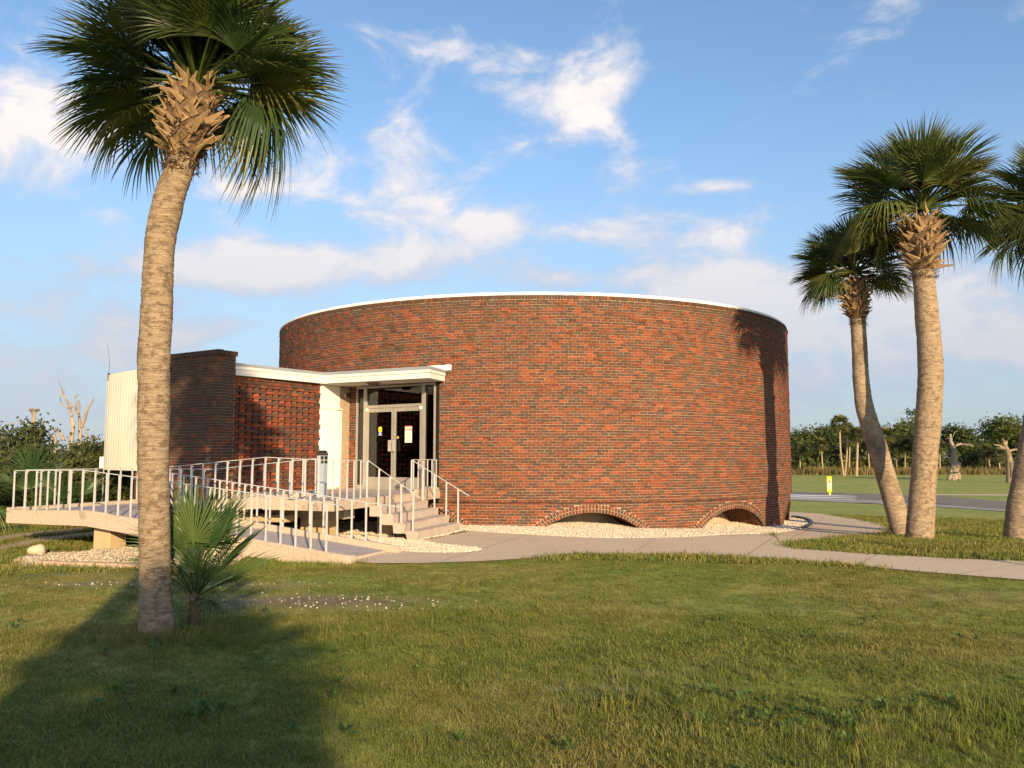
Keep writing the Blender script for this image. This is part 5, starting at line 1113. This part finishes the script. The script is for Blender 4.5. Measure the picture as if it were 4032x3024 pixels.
# ================================================================== scatter (pebbles, grass): nobody could count these
def scatter_group():
    gname = 'scatter_points'
    ng = bpy.data.node_groups.get(gname)
    if ng: return ng
    ng = bpy.data.node_groups.new(gname, 'GeometryNodeTree'); ng.interface.new_socket('Geometry', in_out='INPUT', socket_type='NodeSocketGeometry'); ng.interface.new_socket('Collection', in_out='INPUT', socket_type='NodeSocketCollection'); ng.interface.new_socket('Geometry', in_out='OUTPUT', socket_type='NodeSocketGeometry')
    N = ng.nodes; L = ng.links; gi = N.new('NodeGroupInput'); go = N.new('NodeGroupOutput'); ci = N.new('GeometryNodeCollectionInfo'); ci.inputs['Separate Children'].default_value = True; ci.inputs['Reset Children'].default_value = True
    L.new(gi.outputs[1], ci.inputs['Collection']); ip = N.new('GeometryNodeInstanceOnPoints'); ip.inputs['Pick Instance'].default_value = True
    def na(n, t):
        a = N.new('GeometryNodeInputNamedAttribute'); a.data_type = t; a.inputs['Name'].default_value = n; return a.outputs['Attribute']
    L.new(gi.outputs[0], ip.inputs['Points']); L.new(ci.outputs[0], ip.inputs['Instance']); L.new(na('idx', 'INT'), ip.inputs['Instance Index'])
    e2r = N.new('FunctionNodeEulerToRotation'); L.new(na('rot', 'FLOAT_VECTOR'), e2r.inputs[0]); L.new(e2r.outputs[0], ip.inputs['Rotation']); L.new(na('scl', 'FLOAT_VECTOR'), ip.inputs['Scale']); L.new(ip.outputs[0], go.inputs[0]); return ng
def scatter(name, pts, rot, scl, meshes, label=None, cat=None):
    pts = np.asarray(pts, np.float32); n = len(pts); me = bpy.data.meshes.new(name); me.vertices.add(n); me.vertices.foreach_set('co', pts.ravel())
    a = me.attributes.new('rot', 'FLOAT_VECTOR', 'POINT'); a.data.foreach_set('vector', np.asarray(rot, np.float32).ravel()); a = me.attributes.new('scl', 'FLOAT_VECTOR', 'POINT'); a.data.foreach_set('vector', np.asarray(scl, np.float32).ravel())
    a = me.attributes.new('idx', 'INT', 'POINT'); a.data.foreach_set('value', rng.integers(0, len(meshes), n).astype(np.int32))
    src = bpy.data.collections.new(name + '_source')
    for i, mm in enumerate(meshes): src.objects.link(bpy.data.objects.new('%s_piece_%d' % (name, i), mm))
    o = bpy.data.objects.new(name, me); COL.objects.link(o); md = o.modifiers.new('scatter', 'NODES'); ng = scatter_group(); md.node_group = ng
    sid = [s.identifier for s in ng.interface.items_tree if s.name == 'Collection'][0]; md[sid] = src
    tag(o, label, cat, kind='stuff'); return o
def inpoly(pts, poly):
    x, y = pts[:, 0], pts[:, 1]; ins = np.zeros(len(pts), bool); P_ = np.array([(p[0], p[1]) for p in poly]); j = len(P_) - 1
    for i in range(len(P_)):
        xi, yi, xj, yj = P_[i, 0], P_[i, 1], P_[j, 0], P_[j, 1]
        c = ((yi > y) != (yj > y)) & (x < (xj - xi) * (y - yi) / (yj - yi + 1e-12) + xi); ins ^= c; j = i
    return ins
def fill(poly, dens, grow=0.0):
    P_ = np.array([(p[0], p[1]) for p in poly]); lo, hi = P_.min(0) - grow, P_.max(0) + grow; n = int(np.prod(hi - lo) * dens); q = rng.uniform(lo, hi, (n, 2)); return q[inpoly(q, poly)]
def pebble(seed):
    bm = bmesh.new(); bmesh.ops.create_icosphere(bm, subdivisions=1, radius=1); r = random.Random(seed)
    for v in bm.verts: v.co *= r.uniform(.78, 1.2)
    me = bpy.data.meshes.new('pebble'); bm.to_mesh(me); bm.free(); me.polygons.foreach_set('use_smooth', [True] * len(me.polygons)); return me
def pebs(mat):
    out = []
    for i in range(5): me = pebble(i); me.materials.append(mat); out.append(me)
    return out
PB = pebs(m_peb); PS = pebs(m_shell)
def pebble_field(name, q, zf, size, meshes, label, up=.4):
    n = len(q); s = size * rng.lognormal(0, .28, n); z = np.array([zf(x, y) for x, y in q]) + s * up
    scatter(name, np.column_stack([q, z]), rng.uniform(0, 6.28, (n, 3)) * (.15, .15, 1), np.column_stack([s * 1.25, s, s * .72]), meshes, label, 'gravel')
q1 = fill(grav_poly, 2600); r_ = np.hypot(q1[:, 0] - Cx, q1[:, 1] - Cy); aa_ = np.degrees(np.arctan2(q1[:, 0] - Cx, -(q1[:, 1] - Cy))); q1 = q1[(aa_ > -16) & ((r_ > RD - .06) | (rng.random(len(q1)) < .75))]
pebble_field('gravel', q1, zg1, .0145, PB, 'strip of pale pebbles along the foot of the round brick wall')
q2 = fill(foot_poly, 1800); d2 = np.hypot(q2[:, 0] + 1.3, q2[:, 1] - 15.3); q2 = q2[(q2[:, 1] < 17.4) | (rng.random(len(q2)) < .35)]
pebble_field('gravel', q2, zg2, .0145, PB, 'pale pebbles spread under and before the stairs and landing')
q3 = fill(shell_poly, 1100)
pebble_field('gravel', q3, zg3, .016, PS, 'tan shell rubble heaped under the ramp by the edging blocks')
# boulder, edging blocks, plastic edging
bl = gp(80 * 1.8228, 1199 * 1.8228); bm = bmesh.new(); bmesh.ops.create_icosphere(bm, subdivisions=3, radius=1)
for v in bm.verts: v.co *= 1 + .22 * mnoise.noise(v.co * 1.3 + Vector((4, 1, 2))) + .07 * mnoise.noise(v.co * 4); v.co.x *= .17; v.co.y *= .15; v.co.z *= .13
me = bpy.data.meshes.new('boulder'); bm.to_mesh(me); bm.free(); me.materials.append(M('boulder_stone', [(.3, (.40, .33, .22)), (.7, (.58, .49, .35))], 6, 6, .9, .6, 30)); me.polygons.foreach_set('use_smooth', [True] * len(me.polygons)); bo_ = inst('boulder', me, Matrix.Translation(bl + Z * .07)); tag(bo_, 'rounded pale boulder beside the shell rubble under the platform', 'boulder')
m_pav = M('paver_block', [(.3, (.36, .25, .18)), (.7, (.50, .37, .27))], 8, 5, .9, .5, 40)
pa, pz = gp(150, 2229), gp(600, 2246); dp = (pz - pa); Lp = dp.length; dn = dp.normalized(); pn = Vector((-dn.y, dn.x, 0)); x = 0; k = 0
while x < Lp + .2:
    w = random.uniform(.30, .37); c = pa + dn * (x + w / 2); m = MB(); m.box(Vector((0, 0, 0)), dn, pn, Z, (-w / 2 + .004, w / 2 - .004), (-.055, .055), (-.05, .085 + random.uniform(-.01, .01)), None, .006)
    o = m.build('edging_block', m_pav, None, origin=(0, 0, 0)); o.location = (c.x, c.y, g(c.x, c.y)); tag(o, 'pinkish concrete edging block in the row before the shell rubble', 'block', 'edging blocks'); x += w; k += 1
ed = [p + Z * .05 for p in P((3119, 2040), (3150, 2043), (3178, 2049), (3194, 2058), (3193, 2068), (3176, 2079), (3158, 2084))]; m = MB(); m.tube([Vector(p) for p in crom([tuple(p) for p in ed], 4)], .045, 8); tag(m.build('garden_edging', m_black, None, True), 'black plastic edging curving round the gravel behind the round wall', 'edging')

# ------------------------------------------------------------------ grass
def tuft(seed, nb, h, spread, w, lean=.5, bend=.5, flowers=False):
    r = random.Random(seed); m = MB()
    for k in range(nb):
        a = r.uniform(0, 6.28); o = Vector((r.gauss(0, spread), r.gauss(0, spread), -.01)); d = Vector((math.cos(a), math.sin(a), 0)); hh = h * r.uniform(.45, 1.15); ln = lean * r.uniform(.2, 1.2); sd = Vector((-d.y, d.x, 0)) * w * r.uniform(.7, 1.3); b = r.uniform(.75, 1.2)
        p1 = o + Z * hh * .55 + d * hh * ln * .35; p2 = o + Z * hh * (1 - .35 * bend * ln) + d * hh * ln * (.9 + bend * .4)
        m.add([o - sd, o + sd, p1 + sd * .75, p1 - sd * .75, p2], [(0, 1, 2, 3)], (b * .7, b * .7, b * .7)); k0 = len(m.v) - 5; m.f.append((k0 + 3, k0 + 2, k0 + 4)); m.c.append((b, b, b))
    return m.mesh('tuft', mat=m_blade)
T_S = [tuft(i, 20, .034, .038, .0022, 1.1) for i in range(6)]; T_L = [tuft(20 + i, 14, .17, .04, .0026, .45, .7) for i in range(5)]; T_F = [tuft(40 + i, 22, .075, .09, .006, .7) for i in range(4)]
nogo = [path_poly, ring_poly, grav_poly, foot_poly, shell_poly, track_poly, track2, road_poly]
def free(q, keep_edge=True):
    ok = np.ones(len(q), bool)
    for P_ in nogo: ok &= ~inpoly(q, P_)
    dx = q - np.array([Cx, Cy]); ok &= np.hypot(dx[:, 0], dx[:, 1]) > RD + .05
    a = (q[:, 0] - Q0.x) * r1.x + (q[:, 1] - Q0.y) * r1.y; b = (q[:, 0] - Q0.x) * r2.x + (q[:, 1] - Q0.y) * r2.y
    ok &= ~((a > -2.6) & (a < .1) & (b > -.0) & (b < 1.55)); return ok
def polar(n, r0, r1_, az0=-46, az1=46):
    r = np.sqrt(rng.uniform(r0 * r0, r1_ * r1_, n)); a = np.radians(rng.uniform(az0, az1, n)); return np.column_stack([r * np.sin(a), r * np.cos(a)])
def gz(q): return np.array([g(x, y) for x, y in q])
def noise2(q, s, k=0.0): return np.array([mnoise.noise(Vector((x * s, y * s, k))) for x, y in q])
def lawn(name, q, meshes, s0, label, thin=1.0):
    q = q[free(q)]; b = np.array([bare(x, y) for x, y in q]); dn_ = noise2(q, 1.1, 4.0); q = q[rng.random(len(q)) > np.clip(b * 1.05, 0, .97) * thin]; n = len(q); hn = 1 + .35 * noise2(q, .6, 9.0) + .25 * noise2(q, 2.3, 3.0)
    s = s0 * hn * rng.uniform(.7, 1.3, n); scatter(name, np.column_stack([q, gz(q)]), np.column_stack([rng.normal(0, .12, n), rng.normal(0, .12, n), rng.uniform(0, 6.28, n)]), np.column_stack([s * 1.05, s * 1.05, s]), meshes, label, 'grass')
area = lambda a, b: .5 * (b * b - a * a) * R_(92)
qn = np.concatenate([polar(int(area(3.9, 6.5) * 900), 3.9, 6.5), polar(int(area(6.5, 9.5) * 620), 6.5, 9.5), polar(int(area(9.5, 14) * 300), 9.5, 14)])
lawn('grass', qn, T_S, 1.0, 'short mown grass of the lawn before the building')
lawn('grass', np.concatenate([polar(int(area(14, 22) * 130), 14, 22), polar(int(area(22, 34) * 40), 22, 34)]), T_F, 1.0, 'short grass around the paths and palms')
# longer tufts and weeds: lower right corner, ramp end, palm feet
def blob(u, v, rx, ry, n):
    c = gp(u * 1.8228, v * 1.8228); return np.column_stack([rng.normal(c.x, rx, n), rng.normal(c.y, ry, n)])
ql = np.concatenate([blob(2000, 1600, .35, .22, 130), blob(1850, 1610, .25, .2, 90), blob(2170, 1560, .3, .25, 130), blob(640, 1225, .45, .12, 260), blob(700, 1232, .35, .1, 160), blob(500, 1390, .7, .3, 360), blob(430, 1375, .3, .18, 160), blob(330, 1385, .3, .12, 140), blob(560, 1360, .5, .3, 160), blob(1000, 1330, .6, .3, 120), blob(1980, 1172, .35, .12, 90), blob(1400, 1500, .9, .4, 160), polar(250, 4, 12), blob(336, 1374, .2, .12, 90)])
lawn('grass', ql, T_L, .62, 'longer unmown grass tufts along the ramp foot and lower lawn', .3)
def weed(seed):
    r = random.Random(seed); m = MB()
    for k in range(16):
        a = r.uniform(0, 6.28); e = r.uniform(.15, 1.1); d = Vector((math.cos(a) * math.cos(e), math.sin(a) * math.cos(e), math.sin(e))); o = Vector((0, 0, r.uniform(0, .04))) + d * r.uniform(.01, .05); s = Vector((-d.y, d.x, 0)).normalized() * .018; L_ = r.uniform(.03, .06); m.add([o, o + d * L_ * .5 + s, o + d * L_, o + d * L_ * .5 - s], [(0, 1, 2, 3)])
    return m.mesh('weed', mat=m_weed)
qw = np.concatenate([blob(1780, 1570, .3, .2, 26), blob(1950, 1530, .4, .2, 12), blob(1600, 1530, .4, .2, 10), blob(440, 1545, .10, .06, 14), blob(370, 1505, .06, .03, 6), blob(240, 1500, .06, .03, 5), polar(60, 4.2, 10)]); n = len(qw); sw = rng.uniform(.45, .85, n)
scatter('weeds', np.column_stack([qw, gz(qw) + .01]), np.column_stack([np.zeros(n), np.zeros(n), rng.uniform(0, 6.28, n)]), np.column_stack([sw] * 3), [weed(i) for i in range(4)], 'small broad-leaved green weeds among the grass', 'weeds')
qs = np.concatenate([blob(690, 1296, .8, .28, 190), blob(820, 1312, .5, .15, 60), blob(560, 1262, .6, .2, 60), blob(190, 1262, .5, .12, 70), blob(290, 1255, .4, .1, 40)])
pebble_field('shell_fragments', qs[::2], g, .009, PB, 'scattered white shell bits on bare ground', .2)
# rough grass and scrub along the far wood
n = 2600; qx = np.column_stack([rng.uniform(28, 110, n), np.zeros(n)]); qx[:, 1] = 113 + rng.uniform(0, 7, n) - np.maximum(0, qx[:, 0] - 62) * .2
T_H = []
for i in range(4):
    r = random.Random(i); m = MB()
    for k in range(14): a = r.uniform(0, 6.28); o = Vector((r.gauss(0, .35), r.gauss(0, .35), 0)); d = Vector((math.cos(a), math.sin(a), 0)); h_ = r.uniform(.5, 1.1); m.add([o - d * .07, o + d * .07, o + Z * h_ + Vector((-d.y, d.x, 0)) * .2], [(0, 1, 2)])
    T_H.append(m.mesh('clump', mat=m_hay))
s = rng.uniform(.6, 1.2, n); scatter('rough_grass', np.column_stack([qx, gz(qx)]), np.column_stack([np.zeros(n), np.zeros(n), rng.uniform(0, 6.28, n)]), np.column_stack([s] * 3), T_H, 'tall tawny grass along the edge of the far wood', 'grass')
n = 20000; ux = np.column_stack([rng.uniform(26, 112, n), np.zeros(n)]); ux[:, 1] = 119 + rng.uniform(0, 9, n) - np.maximum(0, ux[:, 0] - 62) * .22; hz2 = np.abs(rng.normal(0, 1.5, n)) * (1 + .5 * noise2(ux, .25, 2.0)); ub = np.column_stack([ux, gz(ux) + hz2])
uo = bpy.data.objects.new('undergrowth', leaf_cloud('undergrowth', ub, .6, m_oak, seed=5)); COL.objects.link(uo); tag(uo, 'dark scrub filling the foot of the far wood', 'undergrowth', kind='stuff')
# unseen post added out beyond the path to throw a thin shadow across it
lpb = Vector((10.95, 3.9, 0)); lpo = empty('shadow_post', lpb, 'slim lamp post whose shadow crosses the path', 'lamp'); m = MB(); m.tube([lpb - Z * .1, lpb + Z * .35, lpb + Z * .36, lpb + Z * 3.8], [.09, .085, .055, .045], 10); m.build('pole', m_gmetal, lpo); m = MB(); m.tube([lpb + Z * 3.8, lpb + Z * 3.9, lpb + Z * 4.05], [.05, .13, .03], 12); m.build('post_top', m_black, lpo)
